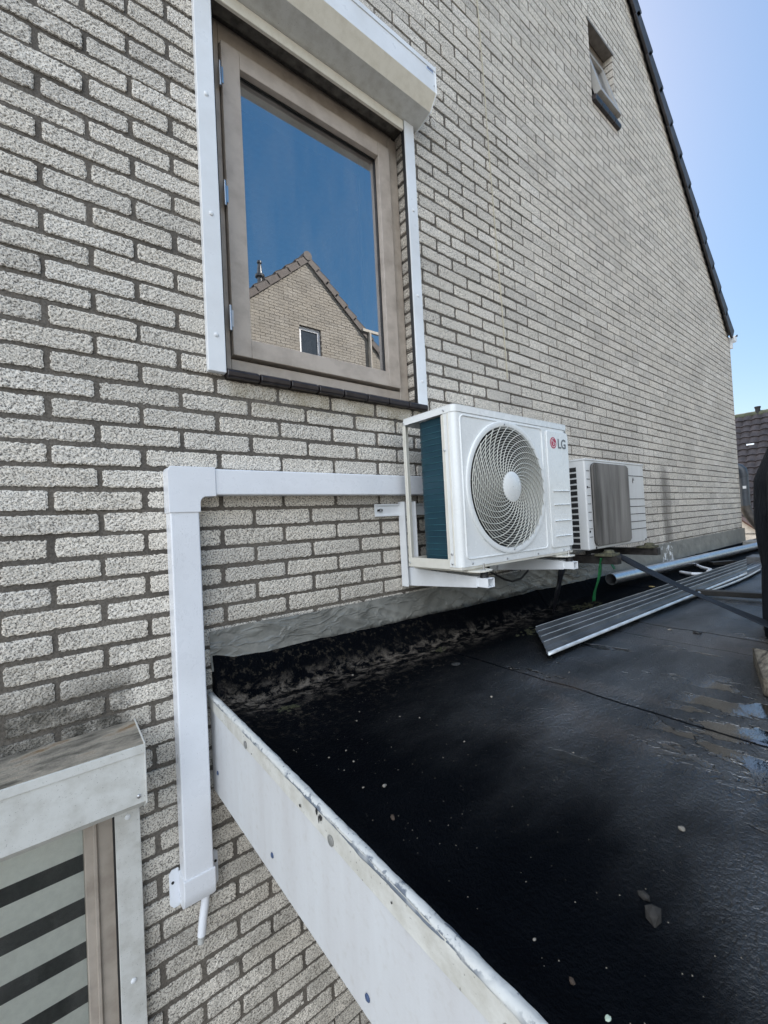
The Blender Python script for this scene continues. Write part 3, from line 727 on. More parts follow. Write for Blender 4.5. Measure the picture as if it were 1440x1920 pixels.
screw(ac, (FX-.02, AY0-.009, FZ+FR-.010), 'y', .004); screw(ac, (FX, AY0-.009, FZ-FR+.010), 'y', .004)
for yy, zz in ((AY0+.045, AZ1-.016), (AY1-.012, AZ1-.016), (AY0+.040, AZ0+.05), (AY0+.040, AZ0+.015), (AY1-.012, AZ0+.010), (AY0+.050, -.10)): screw(ac, (AX0-.003, yy, zz), 'x', .0042)
# feet
for xx in (.800, 1.405):
    s = MB(); s.prism([(xx-.055, AY0+.01), (xx+.045, AY0+.01), (xx+.035, AY0-.030), (xx+.015, AY0-.040), (xx-.025, AY0-.040), (xx-.045, AY0-.03)], 'z', AZ0-.020, AZ0-.014)
    s.box(xx-.055, xx+.045, AY0+.01, AY1+.02, AZ0-.020, AZ0-.008)
    s.build('foot', M['ac_cream'], ac, bevel=.0015)

# ------------------------------------------------------------------ bracket of the near unit
br = thing('wall_bracket', 'white steel wall bracket with rail and two arms carrying the near air conditioner', 'bracket', (1.095, 0, -.63))
s = MB(); s.box(.62, 1.66, -.014, -.010, -.328, -.276); s.box(.62, 1.66, -.022, -.014, -.282, -.276); s.box(.62, 1.66, -.022, -.014, -.328, -.322); s.build('rail', M['alu'], br, bevel=.001)
s = MB(); s.box(.632, .655, -.0226, -.0142, -.306, -.298); s.build('rail_slot', M['dark'], br)
screw(br, (.646, -.015, -.302), 'y', .008, h=.009)
for xx in (.795, 1.402):
    s = MB(); s.box(xx-.045, xx-.041, -.052, -.012, -.632, -.268); s.box(xx-.041, xx-.005, -.016, -.012, -.632, -.268); s.box(xx+.020, xx+.024, -.052, -.012, -.61, -.268); s.build('upright', M['alu'], br, bevel=.001)
    a = MB(); x0_, x1_ = xx-.020, xx+.020
    P = [(-.016, -.632), (-.405, -.607), (-.405, -.568), (-.016, -.552)]
    a.prism(P, 'x', x0_-.004, x0_); a.prism(P, 'x', x1_, x1_+.004); a.prism([(-.016, -.552), (-.405, -.568), (-.405, -.571), (-.016, -.555)], 'x', x0_, x1_)
    a.box(x0_-.021, x0_-.004, -.020, -.016, -.632, -.552)
    arm = a.build('arm', M['alu'], br, bevel=.001)
    t = MB(); xa, xb, za_, zb_ = x0_+.0005, x1_-.0005, -.6045, -.5715
    for (p0, p1, q0, q1) in ((xa, xb, zb_-.0025, zb_), (xa, xb, za_, za_+.0025), (xa, xa+.0025, za_+.0025, zb_-.0025), (xb-.0025, xb, za_+.0025, zb_-.0025)): t.box(p0, p1, -.452, -.30, q0, q1)
    t.build('tube_end', M['alu'], arm, bevel=.0006)
    for yy in (AY0-.022, -.17):
        s = MB(); s.lathe([(.016, -.5705 if yy < -.3 else -.560), (.013, -.560), (.016, -.551)], (xx, yy, 0), 'z', 20); s.build('rubber_pad', M['black'], br, smooth=True)
        s = MB(); s.lathe([(.0035, -.5505), (.0035, -.520)], (xx, yy, 0), 'z', 8); s.lathe([(.0085, -.5490), (.0085, -.5425)], (xx, yy, 0), 'z', 6); s.build('bolt', M['steel'], br)
    for zz in (-.57, -.615): screw(arm, (xx-.034, -.0205, zz), 'y', .006, h=.006)

# ------------------------------------------------------------------ second outdoor unit
ac2 = thing('old_outdoor_air_conditioner', 'older white outdoor air conditioner with a stained rectangular ribbed grille', 'air conditioner', (2.10, -.22, -.55))
BX0, BX1, BY0, BY1, BZ0, BZ1 = 1.725, 2.477, -.360, -.095, -.552, -.080
s = MB(); s.box(BX0, BX1, BY0, BY1, BZ0, BZ1); s.build('casing', M['ac_old'], ac2, bevel=.008, segs=3)
s = MB(); s.box(BX0-.002, BX1+.002, BY0-.003, BY1+.002, BZ1-.006, BZ1+.004); s.build('top_lid', M['ac_old'], ac2, bevel=.003)
grm, nt, b_ = nodes('stained_grille'); g = G(nt)
st = g.ramp(g.noise(9, 5, .6, g.map((1, 1, .10))), [(.35, (.075, .068, .060)), (.5, (.20, .187, .172)), (.68, (.31, .293, .27))])
g.L(st, b_.inputs['Base Color']); setb(b_, rough=.6)
P = rrect(1.782, 2.215, -.530, -.100, .03)
s = MB(); s.prism(P, 'y', BY0-.008, BY0-.0005); gr = s.build('grille_backing', M['dark'], ac2)
s = MB(); xx = 1.786
for i in range(36):
    x_ = 1.785+i*.012
    e_ = 0 if 1.812 < x_ < 2.185 else .03-math.sqrt(max(0, .03**2-(.03-(min(x_-1.782, 2.215-x_)))**2))
    s.box(x_, x_+.0075, BY0-.016, BY0-.0085, -.528+e_, -.102-e_)
s.build('grille_ribs', grm, gr)
s = MB(); s.tube([(p[0], BY0-.010, p[1]) for p in P+P[:2]], .005, 6, cap=False); s.build('grille_frame', grm, gr, smooth=True)
for zz in (-.152, -.290, -.335, -.380, -.425, -.470):
    s = MB(); s.box(2.222, 2.470, BY0-.0016, BY0-.0004, zz-.0018, zz+.0018); s.build('panel_groove', M['dark'], ac2)
for zz in [-.14-.043*i for i in range(9)]:
    s = MB(); s.box(1.738, 1.772, BY0-.0016, BY0-.0004, zz-.0014, zz+.0014); s.build('panel_groove', M['dark'], ac2)
s = MB()
for i in range(14): z_ = -.118-i*.031; s.box(BX0-.0022, BX0-.0006, BY0+.045, BY1-.03, z_-.022, z_)
s.build('side_vent', M['dark'], ac2)
for xx, zz in ((1.742, -.225), (1.742, -.455), (2.45, -.54), (1.80, -.543)): screw(ac2, (xx, BY0-.001, zz), 'y', .006, M['black'])
s = MB()
for k in range(3): s.tube([(2.318+.014*math.cos(a_), BY0-.002, -.195+.02*math.sin(a_)+.006*k) for a_ in [R(60+20*j+20*k) for j in range(7)]], .0016, 5)
s.build('worn_emblem', simple('worn_grey_mark', (.12, .11, .10), .6), ac2)
b2 = thing('dark_wall_bracket', 'dirty dark steel bracket arms carrying the older air conditioner', 'bracket', (2.15, 0, -.64))
for xx in (1.885, 2.43):
    s = MB(); s.box(xx-.025, xx+.025, -.435, -.012, -.634, -.592); s.box(xx-.018, xx+.018, -.4365, -.4352, -.628, -.598); s.build('arm', simple('rusty_dark_steel', (.05, .045, .042), .55, metal=.3, var=.6, scale=25), b2, bevel=.003)
    s = MB(); s.box(xx-.03, xx+.03, -.012, -.006, -.65, -.30); s.build('upright', M['dark'], b2)
    s = MB(); s.box(xx-.05, xx+.05, -.42, -.33, -.5915, -.578); s.lathe([(.03, -.5775), (.022, -.5605)], (xx, -.385, 0), 'z', 16); s.build('mount_pad', simple('mossy_pad', (.10, .095, .06), .9, var=.5, scale=60), b2, bevel=.002)

# ------------------------------------------------------------------ flat roof
def zfb(x): return -.77-.02*min(1, max(0, x))-.048*min(1, max(0, (x-1)/2.8))-.005*max(0, x-3.8)
ZR = -.884
fr = thing('flat_roof', 'wet black bitumen flat roof with white fascia, reaching along the foot of the brick wall', 'flat roof', (3.0, -1.5, -1.2))
bit, nt, b_ = nodes('wet_black_bitumen'); g = G(nt); x, y, z = g.xyz()
big = g.noise(2.2, 5, .6, g.map((.55, 1.5, 1), (0, 0, .5)))
base = g.mix(g.ramp(big, [(.35, 0.0), (.7, 1.0)]), (.0012, .0018, .0030), (.0036, .0044, .0060))
silt = g.math('MULTIPLY', g.sstep(y, -.26, -.13), g.sstep(y, -.055, -.10))
silt = g.math('MULTIPLY', silt, g.sstep(x, 2.2, 1.2))
silt = g.math('MULTIPLY', silt, g.ramp(g.noise(34, 6, .72, g.map((.55, 1.0, .7)), .5), [(.48, 0.0), (.62, 1.0)]))
base = g.mix(g.math('MULTIPLY', silt, .8), base, (.17, .148, .125))
s2 = g.math('MULTIPLY', g.sstep(y, -.52, -.22), g.ramp(g.noise(48, 5, .7), [(.54, 0.0), (.66, 1.0)])); s2 = g.math('MULTIPLY', s2, g.sstep(x, 1.3, .4)); base = g.mix(g.math('MULTIPLY', s2, .35), base, (.10, .085, .065))
wall_refl = g.math('MULTIPLY', g.sstep(x, .35, .75), g.ramp(g.noise(2.6, 4, .55, g.map((1.6, .55, 1), (0, 0, .2)), .6), [(.50, 0.0), (.60, 1.0)])); wall_refl = g.math('MULTIPLY', wall_refl, g.sstep(y, -.45, -.75)); wall_refl = g.math('MULTIPLY', wall_refl, g.sstep(x, 2.2, 1.7))
base = g.mix(g.math('MULTIPLY', wall_refl, .75), base, (.040, .031, .026))  # brown reflection of the brick wall in smooth water, painted into the roof colour
g.L(base, b_.inputs['Base Color'])
dd = g.math('ADD', x, g.math('MULTIPLY_ADD', y, -.3, -.27)); dd = g.math('ADD', dd, g.math('MULTIPLY_ADD', g.noise(3.2, 5, .6, g.map((.7, 1.5, 1), (0, 0, .4))), .7, -.35))
wet = g.math('MULTIPLY', g.sstep(dd, .08, .72), g.sstep(y, -.25, -.60))
pat = g.ramp(g.noise(3.4, 5, .62, g.map((.6, 1.8, 1), (0, 0, .5))), [(.38, 0.0), (.62, 1.0)])
# standing water film: smooth patches lying in the low spots near the seam
reg = g.math('MULTIPLY', g.sstep(x, .50, .72), g.sstep(x, 1.32, 1.15)); reg = g.math('MULTIPLY', reg, g.sstep(y, -.90, -1.02))
fn = g.math('MULTIPLY_ADD', g.noise(60, 3), .10, g.noise(5.5, 4, .6, g.map((1.9, .8, 1), (0, 0, .12))))
film = g.math('MULTIPLY', reg, g.ramp(fn, [(.52, 0.0), (.545, 1.0)]))
f2 = g.math('MULTIPLY', wet, g.ramp(g.noise(4.2, 5, .65, g.map((2.1, .7, 1), (0, 0, .1))), [(.60, 0.0), (.64, .8)])); film = g.math('MAXIMUM', film, f2)
wet = g.math('MULTIPLY', wet, g.math('MULTIPLY_ADD', pat, .45, .55))
rr = g.math('MULTIPLY_ADD', pat, .20, .14); rr = g.math('ADD', g.math('MULTIPLY', wet, rr), g.math('MULTIPLY', g.math('SUBTRACT', 1.0, wet), .62))
rr = g.math('MULTIPLY', rr, g.math('MULTIPLY_ADD', film, -.85, 1.0)); g.L(rr, b_.inputs['Roughness'])
g.L(g.math('MULTIPLY_ADD', wet, .85, 1.40), b_.inputs['IOR'])
sl_ = g.math('ADD', x, g.math('MULTIPLY', g.noise(7, 4), .022)); seam = None
for c0 in (.831, 1.56, 1.771, 2.711):
    w0 = g.math('MULTIPLY', g.sstep(sl_, c0-.0045, c0-.002), g.sstep(sl_, c0+.0045, c0+.002)); seam = w0 if seam is None else g.math('MAXIMUM', seam, w0)
sp_ = g.math('MULTIPLY', g.math('MULTIPLY_ADD', wet, .72, .03), g.math('MULTIPLY_ADD', seam, -.97, 1.0)); g.L(sp_, b_.inputs['Specular IOR Level'])
grain = g.math('MULTIPLY', g.noise(118, 3, .65), g.math('MULTIPLY_ADD', film, -.96, 1.0))
bp = g.bump(grain, 1.0, .0080); bp = g.bump(g.math('MULTIPLY', g.noise(34, 4), g.math('MULTIPLY_ADD', film, -.9, 1.0)), .5, .005, bp); g.L(bp, b_.inputs['Normal'])
xs = np.concatenate([np.arange(-.052, 2.6, .011), np.arange(2.6, 5, .04), np.arange(5, 9.3, .15)])
ys = np.concatenate([np.arange(0, -.16, -.008), np.arange(-.16, -1.5, -.014), np.arange(-1.5, -3.3, -.09)])
V = []; F = []
def roofz(x, y):
    n = .0016*nz(x, y, 0, 9)+.0045*nz(x, y, 1, 2.0)+.0010*nz(x, y, 2, 30)
    t = min(1, max(0, (y+.105)/.095)); t = t*t*(3-2*t)
    z = ZR-.020*abs(y)+n*(1-t*.5)+(zfb(x)+.012-ZR)*t
    if t > .02: z += .006*t*(1-t)*nz(x, y, 3, 28)*4
    sw = .82+.010*nz(0, y, 5, 3); z += .0035*min(1, max(0, (x-sw)/.004))*max(0, 1-(x-sw)/.15) if x > sw else 0
    sw = 1.76+.010*nz(0, y, 6, 3); z += .0035*min(1, max(0, (x-sw)/.006))*max(0, 1-(x-sw)/.15) if x > sw else 0
    for sx in (2.7, 3.65, 4.6):
        if x > sx: z += .004*max(0, 1-(x-sx)/.2)
    if x < .01: z += .016*min(1, (.01-x)/.05)     # turned up behind the edge roll
    return z
for yy in ys:
    for xx in xs: V.append((xx, yy, roofz(xx, yy)))
for zt_ in (0,): pass
nx_ = len(xs); F = [(j*nx_+i, (j+1)*nx_+i, (j+1)*nx_+i+1, j*nx_+i+1) for j in range(len(ys)-1) for i in range(nx_-1)]
s = MB(); s.add(V, F); e0 = len(s.v); ny_ = len(ys); s.v += [(xs[0], yy, -1.0) for yy in ys]
s.f += [(j*nx_, e0+j, e0+j+1, (j+1)*nx_) for j in range(ny_-1)]; s.m += [0]*(ny_-1); F = s.f
s.build('roof_surface', bit, fr, smooth=False, recalc=False).data.polygons.foreach_set('use_smooth', [True]*len(F))
s = MB(); s.box(-.050, 9.2, -3.25, -.03, -1.155, -.93); s.build('roof_deck', M['dark'], fr)
# fascia: panel, cover strip, edge roll
fas, nt, b_ = nodes('weathered_white_fascia'); g = G(nt)
st = g.ramp(g.noise(7, 5, .6, g.map((1, 1, .13))), [(.40, 0.0), (.72, 1.0)])
c = g.mix(g.math('MULTIPLY', st, .5), (.56, .575, .59), (.40, .375, .365)); c = g.mix(g.math('MULTIPLY', g.ramp(g.noise(60, 4), [(.55, 0.0), (.8, 1.0)]), .3), c, (.36, .33, .28)); g.L(c, b_.inputs['Base Color']); setb(b_, rough=.55)
g.L(g.bump(g.noise(180, 3), .25, .0012), b_.inputs['Normal'])
s = MB(); s.prism([(-.004, -1.157), (-.004, -.895), (-3.25, -.980), (-3.25, -1.190)], 'x', -.062, -.050); pan = s.build('fascia_panel', fas, fr, bevel=.002)
stp, nt, b_ = nodes('grimy_cream_strip'); g = G(nt)
c = g.mix(g.ramp(g.noise(18, 5, .65), [(.4, 0.0), (.75, .75)]), (.56, .555, .52), (.34, .32, .265)); c = g.mix(g.ramp(g.noise(120, 3), [(.66, 0.0), (.72, .7)]), c, (.08, .075, .06)); g.L(c, b_.inputs['Base Color']); setb(b_, rough=.6)
g.L(g.bump(g.noise(90, 4), .4, .002), b_.inputs['Normal'])
s = MB()
def sf(u, v):
    y = -.004-3.24*u; zt_, zb_ = -.864-.026*abs(y)-.003*nz(y, 0, 0, 3), -.900-.038*abs(y)-.003*nz(y, 4, 0, 2)
    return (-.0655-.0018*nz(y, v, 2, 6)-.001, y, lerp(zb_, zt_, v))
s.grid(220, 4, sf); s.grid(220, 1, lambda u, v: (lerp(-.0620, sf(u, 0)[0], v), sf(u, 0)[1], sf(u, 0)[2])); s.build('cover_strip', stp, fr, recalc=False).data.polygons.foreach_set('use_smooth', [True]*(220*5))
# roll: lumpy half round with chipped paint over grey
rol_m, nt, b_ = nodes('chipped_white_edge_roll'); g = G(nt); x, y, z = g.xyz()
chip = g.math('ADD', g.math('MULTIPLY', g.noise(42, 5, .7), .026), g.math('MULTIPLY_ADD', y, -.026, z))
cm = g.math('MULTIPLY', g.sstep(chip, -.8490, -.8520), g.ramp(g.noise(8, 3), [(.42, .0), (.52, 1.0)]))
cm2 = g.ramp(g.noise(55, 5, .7), [(.60, 0.0), (.63, 1.0)]); cm = g.math('MAXIMUM', cm, g.math('MULTIPLY', cm2, .8))
c = g.mix(g.math('MULTIPLY', g.noise(30, 4), .5), (.60, .61, .60), (.38, .37, .33)); c = g.mix(cm, c, (.13, .15, .18)); g.L(c, b_.inputs['Base Color']); setb(b_, rough=.62, spec=.3)
g.L(g.bump(g.noise(80, 4), .6, .003), b_.inputs['Normal'])
s = MB()
def rf(u, v):
    y = -.003-3.24*u; a = R(-60+230*v); r = .0088+.0016*nz(y, v*2, 1, 14)+.0013*nz(y, v, 7, 50)
    return (-.0585-r*math.cos(a)*1.05, y, -.8665-.026*abs(y)+r*math.sin(a)*.95+.003*nz(y, 0, 3, 1.6))
s.grid(420, 12, rf); o = s.build('edge_roll', rol_m, fr, recalc=False); o.data.polygons.foreach_set('use_smooth', [True]*len(o.data.polygons))
for yy, zz in ((-.317, -.902), (-.731, -.919), (-1.35, -.92)):
    screw(fr, (-.0672, yy, zz), 'x', .0095, simple('zinc_rivet', (.30, .30, .29), .45, metal=.6), .003, 'rivet')
blue = simple('dark_blue_screw_cap', (.05, .08, .16), .35, var=.1)
for yy, zz in ((-.058, -1.085), (-.449, -1.108), (-.820, -1.127), (-1.25, -1.13)): screw(fr, (-.0625, yy, zz), 'x', .0062, blue, .003, 'screw_cap')
s = MB()
for (yy, zz, w_, h_) in ((-.685, -.889, .006, .010), (-.700, -.894, .009, .008), (-.692, -.9, .003, .010)):
    s.prism([(yy-w_*.6, zz+h_*.5), (yy+w_*.4, zz+h_*.7), (yy+w_*.7, zz-.1*h_), (yy+w_*.1, zz-h_*.8), (yy-w_*.4, zz-.3*h_)], 'x', -.0690, -.0685)
s.build('paint_chip', M['dark'], fr)
s = MB()
for (yy, zz, r_) in ((-.615, -.912, .0035), (-.905, -.915, .002), (-.36, -.908, .002), (-.14, -.899, .0015)): s.lathe([(r_, 0), (r_*.5, -.0006)], (-.0686, yy, zz), 'x', 8)
s.build('nail_hole', M['dark'], fr)
# lead flashing on the wall
led, nt, b_ = nodes('grey_lead_flashing'); g = G(nt); x, y, z = g.xyz()
c = g.mix(g.ramp(g.noise(7, 5), [(.3, 0.0), (.7, 1.0)]), (.135, .138, .128), (.24, .24, .22))
c = g.mix(g.math('MULTIPLY', g.ramp(g.noise(26, 4), [(.6, 0.0), (.75, 1.0)]), .5), c, (.33, .32, .29))
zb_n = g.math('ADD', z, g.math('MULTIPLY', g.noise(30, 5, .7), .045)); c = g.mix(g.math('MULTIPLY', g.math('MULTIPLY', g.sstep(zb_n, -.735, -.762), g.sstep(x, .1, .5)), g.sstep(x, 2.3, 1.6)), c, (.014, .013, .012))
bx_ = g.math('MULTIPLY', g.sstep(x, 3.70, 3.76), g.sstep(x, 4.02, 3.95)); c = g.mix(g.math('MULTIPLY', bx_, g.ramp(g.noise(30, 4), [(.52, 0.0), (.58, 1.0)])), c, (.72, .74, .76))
g.L(c, b_.inputs['Base Color']); setb(b_, rough=.36, spec=.6)
wr = g.noise(7, 3, .5, g.map((1.0, 1, 2.8), (0, .65, 0)), .5); wr = g.math('ABSOLUTE', g.math('SUBTRACT', wr, .5)); wr = g.ramp(wr, [(0.0, 1.0), (.06, 0.0)])
wr = g.math('MULTIPLY', wr, g.sstep(x, 3.4, 2.2)); bq = g.bump(wr, .45, .006); bq = g.bump(g.noise(55, 4), .45, .004, bq); g.L(bq, b_.inputs['Normal'])
s = MB()
def ff(x, v):
    zt_ = -.667+.004*nz(x, 0, 0, 5)+.0016*nz(x, 1, 0, 40); zb_ = zfb(x)-.006+.006*nz(x, 3, 0, 4)+.003*nz(x, 5, 0, 17)
    if x < .06: zb_ -= .012*(.06-x)/.12
    z = lerp(zb_, zt_, v)
    w1 = abs(nz(x*7+z*16, z*3, 2.2, 1.0)); w2 = nz(x*16-z*12, z*8, 5.0, 1.0); am = 1.0 if x < 2.2 else .4
    y = -.0110-(.022*max(0, .24-w1)+.0042*w2+.004*nz(x, z, 9, 5))*am*(.25+.75*math.sin(math.pi*min(1, max(0, v))))-.012*(1-v)**3
    return (x, y, z)
for (a, b_, n) in ((-.058, 2.2, 420), (2.2, 6.56, 180)): s.grid(n, 22, lambda u, v, a=a, b_=b_: ff(lerp(a, b_, u), v))
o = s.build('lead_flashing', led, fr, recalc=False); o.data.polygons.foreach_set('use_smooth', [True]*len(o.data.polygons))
s = MB(); s.grid(8, 10, lambda u, v: (6.56+.004*math.sin(v*6), lerp(-.02, .3, u), lerp(-.86, -.667, v))); s.build('flashing_return', led, fr)

# ------------------------------------------------------------------ things lying on the roof
galv = simple('galvanised_pipe', (.55, .57, .60), .35, metal=.85, var=.15, scale=40, bump=.15)
pp = thing('metal_pipe', 'long round grey metal rain pipe lying on the roof along the wall', 'pipe', (4.4, -.18, -.88))
A = Vector((2.50, -.115, -.812)); B = Vector((6.42, -.275, -.845)); dv = (B-A).normalized(); side = dv.orthogonal().normalized(); up_ = dv.cross(side)
s = MB()
def ringp(c, r, n=28): return [c+(side*math.cos(2*math.pi*k/n)+up_*math.sin(2*math.pi*k/n))*r for k in range(n)]
L_ = (B-A).length; vs_ = []; n = 28
for t, r in ((0, .037), (L_*.45, .037), (L_*.4501, .0385), (L_*.465, .0385), (L_*.4651, .037), (L_, .037), (L_, .034), (0, .034)): vs_ += ringp(A+dv*t, r)
s.add(vs_, [(i*n+k, i*n+(k+1) % n, ((i+1) % 8)*n+(k+1) % n, ((i+1) % 8)*n+k) for i in range(8) for k in range(n)]); s.build('pipe', galv, pp, smooth=True)
s = MB(); s.add(ringp(A+dv*.25, .0335), [tuple(range(n))]); s.build('pipe_inside', M['dark'], pp)

sheetm, nt, b_ = nodes('grey_profiled_sheet'); g = G(nt)
c = g.mix(g.ramp(g.noise(6, 5), [(.35, 0.0), (.7, 1.0)]), (.10, .11, .12), (.20, .21, .225)); c = g.mix(g.ramp(g.noise(9, 3, .5, g.map((1, 2, 1))), [(.72, 0.0), (.76, .7)]), c, (.26, .26, .23)); g.L(c, b_.inputs['Base Color']); setb(b_, rough=.30, metal=.5)
g.L(g.bump(g.noise(20, 3), .15, .003), b_.inputs['Normal'])
edge_glint = simple('bright_edge_rib_glint', (.62, .65, .67), .35, metal=.3, var=.2)
def sheet(name, label, A, B, A2, B2, ribs, zoff=0, bend=0, grp=None, rib_h=.010):
    A, B, A2, B2 = map(Vector, (A, B, A2, B2)); t = thing(name, label, 'metal sheet', tuple((A+B2)/2), grp)
    W = (B-A).length
    prof = [(0, .0), (.010, .0)]
    for k in range(ribs):
        c_ = .10+k*(.62/max(1, ribs-1)) if ribs > 1 else .4
        prof += [(c_-.020, 0), (c_-.009, rib_h), (c_+.009, rib_h), (c_+.020, 0)]
    prof += [(.865, 0), (.88, -.010), (.925, -.012)]
    s_ = MB(); ns = 40
    for j in range(ns+1):
        u = j/ns; a = A.lerp(A2, u); b__ = B.lerp(B2, u)
        for (q_, h) in prof:
            p = a.lerp(b__, q_); s_.v.append((p.x, p.y-bend*math.sin(u*math.pi)*q_, p.z+h+zoff))
    m_ = len(prof)
    for j in range(ns):
        for i in range(m_-1): s_.f.append((j*m_+i, j*m_+i+1, (j+1)*m_+i+1, (j+1)*m_+i)); s_.m.append(1 if prof[i][1] > 0 and prof[i+1][1] > 0 else 0)  # rib tops take the brighter metal, painting in their sky glint
    o_ = s_.build('sheet', [sheetm, edge_glint], t, recalc=False); sol = o_.modifiers.new('solid', 'SOLIDIFY'); sol.thickness = .0012
    s_ = MB(); s_.grid(ns, 4, lambda u, v: (lambda p: (p.x, p.y-bend*math.sin(u*math.pi), p.z+zoff-.006+.009*math.sin(v*math.pi)))(A.lerp(A2, u).lerp(B.lerp(B2, u), .925+.075*v)))
    o_ = s_.build('folded_edge', edge_glint, t, smooth=True); sol = o_.modifiers.new('solid', 'SOLIDIFY'); sol.thickness = .0012
    return t
sheet('profiled_sheet', 'long grey ribbed metal sheet lying on top of the other sheets', (1.215, -.347, -.850), (.985, -.545, -.868), (4.32, -.465, -.842), (3.52, -.622, -.858), 4, 0, rib_h=.017)
sheet('profiled_sheet', 'narrow metal strip under the ribbed sheet, reaching further toward the tarpaulin', (2.2, -.50, -.872), (2.25, -.545, -.878), (5.2, -.52, -.862), (4.25, -.585, -.868), 1, 0, bend=-.02)
sheet('profiled_sheet', 'bent metal strip with a pale edge, lowest and foremost of the metal sheets', (2.3, -.53, -.878), (2.42, -.56, -.880), (4.6, -.56, -.868), (3.86, -.635, -.866), 1, 0, bend=.03)

tb = MB(); tb.tube([(3.50, -.215, -.872), (3.43, -.27, -.868), (3.36, -.33, -.862), (3.42, -.40, -.868)], .012, 10)
tag(tb.build('bent_tube', M['pvc'], smooth=True), 'short bent white tube between the round pipe and the ribbed sheet, nearer piece', 'tube')
tb = MB(); tb.tube([(4.02, -.175, -.870), (3.85, -.26, -.868), (3.76, -.315, -.866), (3.70, -.36, -.866), (3.60, -.37, -.868)], .012, 10)
tag(tb.build('bent_tube', M['pvc'], smooth=True), 'bent white tube touching the round pipe, farther piece', 'tube')
wood_d = simple('dark_wet_wood', (.009, .008, .007), .45, var=.5, scale=20, bump=.4)
def plank(name, label, cat, a, b, w_, h_, mat, bev=.003, grp=None):
    a, b = Vector(a), Vector(b); d_ = (b-a); L = d_.length; Mt = Matrix.Translation(a) @ d_.to_track_quat('X', 'Z').to_matrix().to_4x4()
    s_ = MB(); n = 14
    s_.grid(n, 4, lambda u, v: (0, 0, 0)); s_.v.clear(); s_.f.clear(); s_.m.clear()
    sec = [(-w_/2, 0), (w_/2, 0), (w_/2, h_), (-w_/2, h_)]
    for j in range(n+1):
        for (p, q_) in sec: s_.v.append(tuple(Mt @ Vector((L*j/n, p+.0015*nz(j, p*30, 1, .7), q_+.0012*nz(j, q_*30, 4, .7)))))
    for j in range(n):
        for i in range(4): s_.f.append((j*4+i, j*4+(i+1) % 4, (j+1)*4+(i+1) % 4, (j+1)*4+i)); s_.m.append(0)
    s_.f += [(3, 2, 1, 0), (n*4, n*4+1, n*4+2, n*4+3)]; s_.m += [0, 0]
    return tag(s_.build(name, mat, bevel=bev), label, cat, grp)
plank('wooden_batten', 'dark wet batten lying across the roof from the sheets toward the tarpaulin', 'batten', (2.60, -.56, -.882), (2.72, -1.12, -.882), .055, .030, wood_d)
plank('wooden_batten', 'short dark piece of wood behind the far end of the ribbed sheet', 'batten', (4.15, -.25, -.882), (4.35, -.36, -.882), .05, .028, wood_d)
plank('wooden_batten', 'dark board beside the far end of the round pipe', 'batten', (5.6, -.36, -.882), (5.9, -.85, -.882), .08, .04, wood_d)
s = MB(); s.box(4.36, 4.62, -.78, -.452, -.880, -.822); s.box(4.40, 4.60, -.781, -.7795, -.87, -.835)
tag(s.build('concrete_block', simple('wet_grey_concrete', (.10, .105, .11), .5, var=.4, scale=30, bump=.5), bevel=.005), 'dark grey concrete block at the far end of the ribbed sheet', 'block')
s = MB(); s.box(6.0, 6.35, -.46, -.10, -.878, -.80)
tag(s.build('concrete_block', simple('pale_concrete', (.24, .235, .22), .7, var=.3, scale=20, bump=.4), bevel=.008), 'pale block in the corner behind the far end of the round pipe', 'block')

# cargo strap
blue_w = simple('dark_blue_webbing', (.003, .007, .014), .75, var=.3, scale=120, bump=.6, bscale=500)
s = MB(); P0, P1 = Vector((1.93, -.405, -.590)), Vector((1.80, -1.03, -.842))
def stf(u, v):
    p = P0.lerp(P1, u); p.z -= .012*math.sin(math.pi*u); tw = R(15+70*max(0, 1-u/.28)) if u < .28 else R(15+8*math.sin(u*7))
    w_ = .042; dx = Vector((1, .2, 0)).normalized(); dz = Vector((0, .35, .94)); o_ = dx*math.cos(tw)+dz*math.sin(tw)
    return p+o_*w_*(v-.5)*(1.5 if u > .3 else .9+2*u)
s.grid(50, 4, stf); o = s.build('cargo_strap', blue_w, smooth=True); sol = o.modifiers.new('solid', 'SOLIDIFY'); sol.thickness = .002
tag(o, 'dark blue webbing strap stretched from the older air conditioner down to the black tarpaulin', 'strap')
grn = simple('green_webbing', (.012, .15, .045), .55, var=.35, scale=60, bump=.5, bscale=400)
s = MB(); s.grid(24, 3, lambda u, v: (1.845+.075*u+.030*(v-.5)+.006*math.sin(u*6), -.365+.09*u+.003*math.sin(u*9+v), -.600-.250*u)); o = s.build('green_strap', grn, smooth=True); o.modifiers.new('solid', 'SOLIDIFY').thickness = .002
tag(o, 'green strap hanging straight down from the older air conditioner to the moss', 'strap')
s = MB(); s.grid(14, 3, lambda u, v: (1.975-.02*u+.026*(v-.5), -.368+.015*math.sin(u*4), -.585-.085*u)); o = s.build('green_strap', grn, smooth=True); o.modifiers.new('solid', 'SOLIDIFY').thickness = .002
tag(o, 'short green strap end dangling beside the blue strap', 'strap')
s = MB(); s.grid(30, 8, lambda u, v: (1.585+(.022*(1-u)**.7+.006)*math.cos(v*math.pi*2+u*3)*(1+.3*math.sin(u*11)), -.30+.08*u+(.012*(1-u)+.004)*math.sin(v*math.pi*2+u*3), -.575-.29*u))
tag(s.build('black_tape', simple('black_insulation_tape', (.008, .008, .010), .3, var=.3), smooth=True), 'twisted strand of black tape hanging under the far arm of the near bracket', 'tape')
s = MB(); s.tube([(1.28, -.03, -.55), (1.30, -.06, -.63), (1.36, -.095, -.672), (1.42, -.10, -.690), (1.50, -.10, -.685), (1.58, -.09, -.655), (1.63, -.06, -.60), (1.63, -.03, -.5)], .0055, 8)
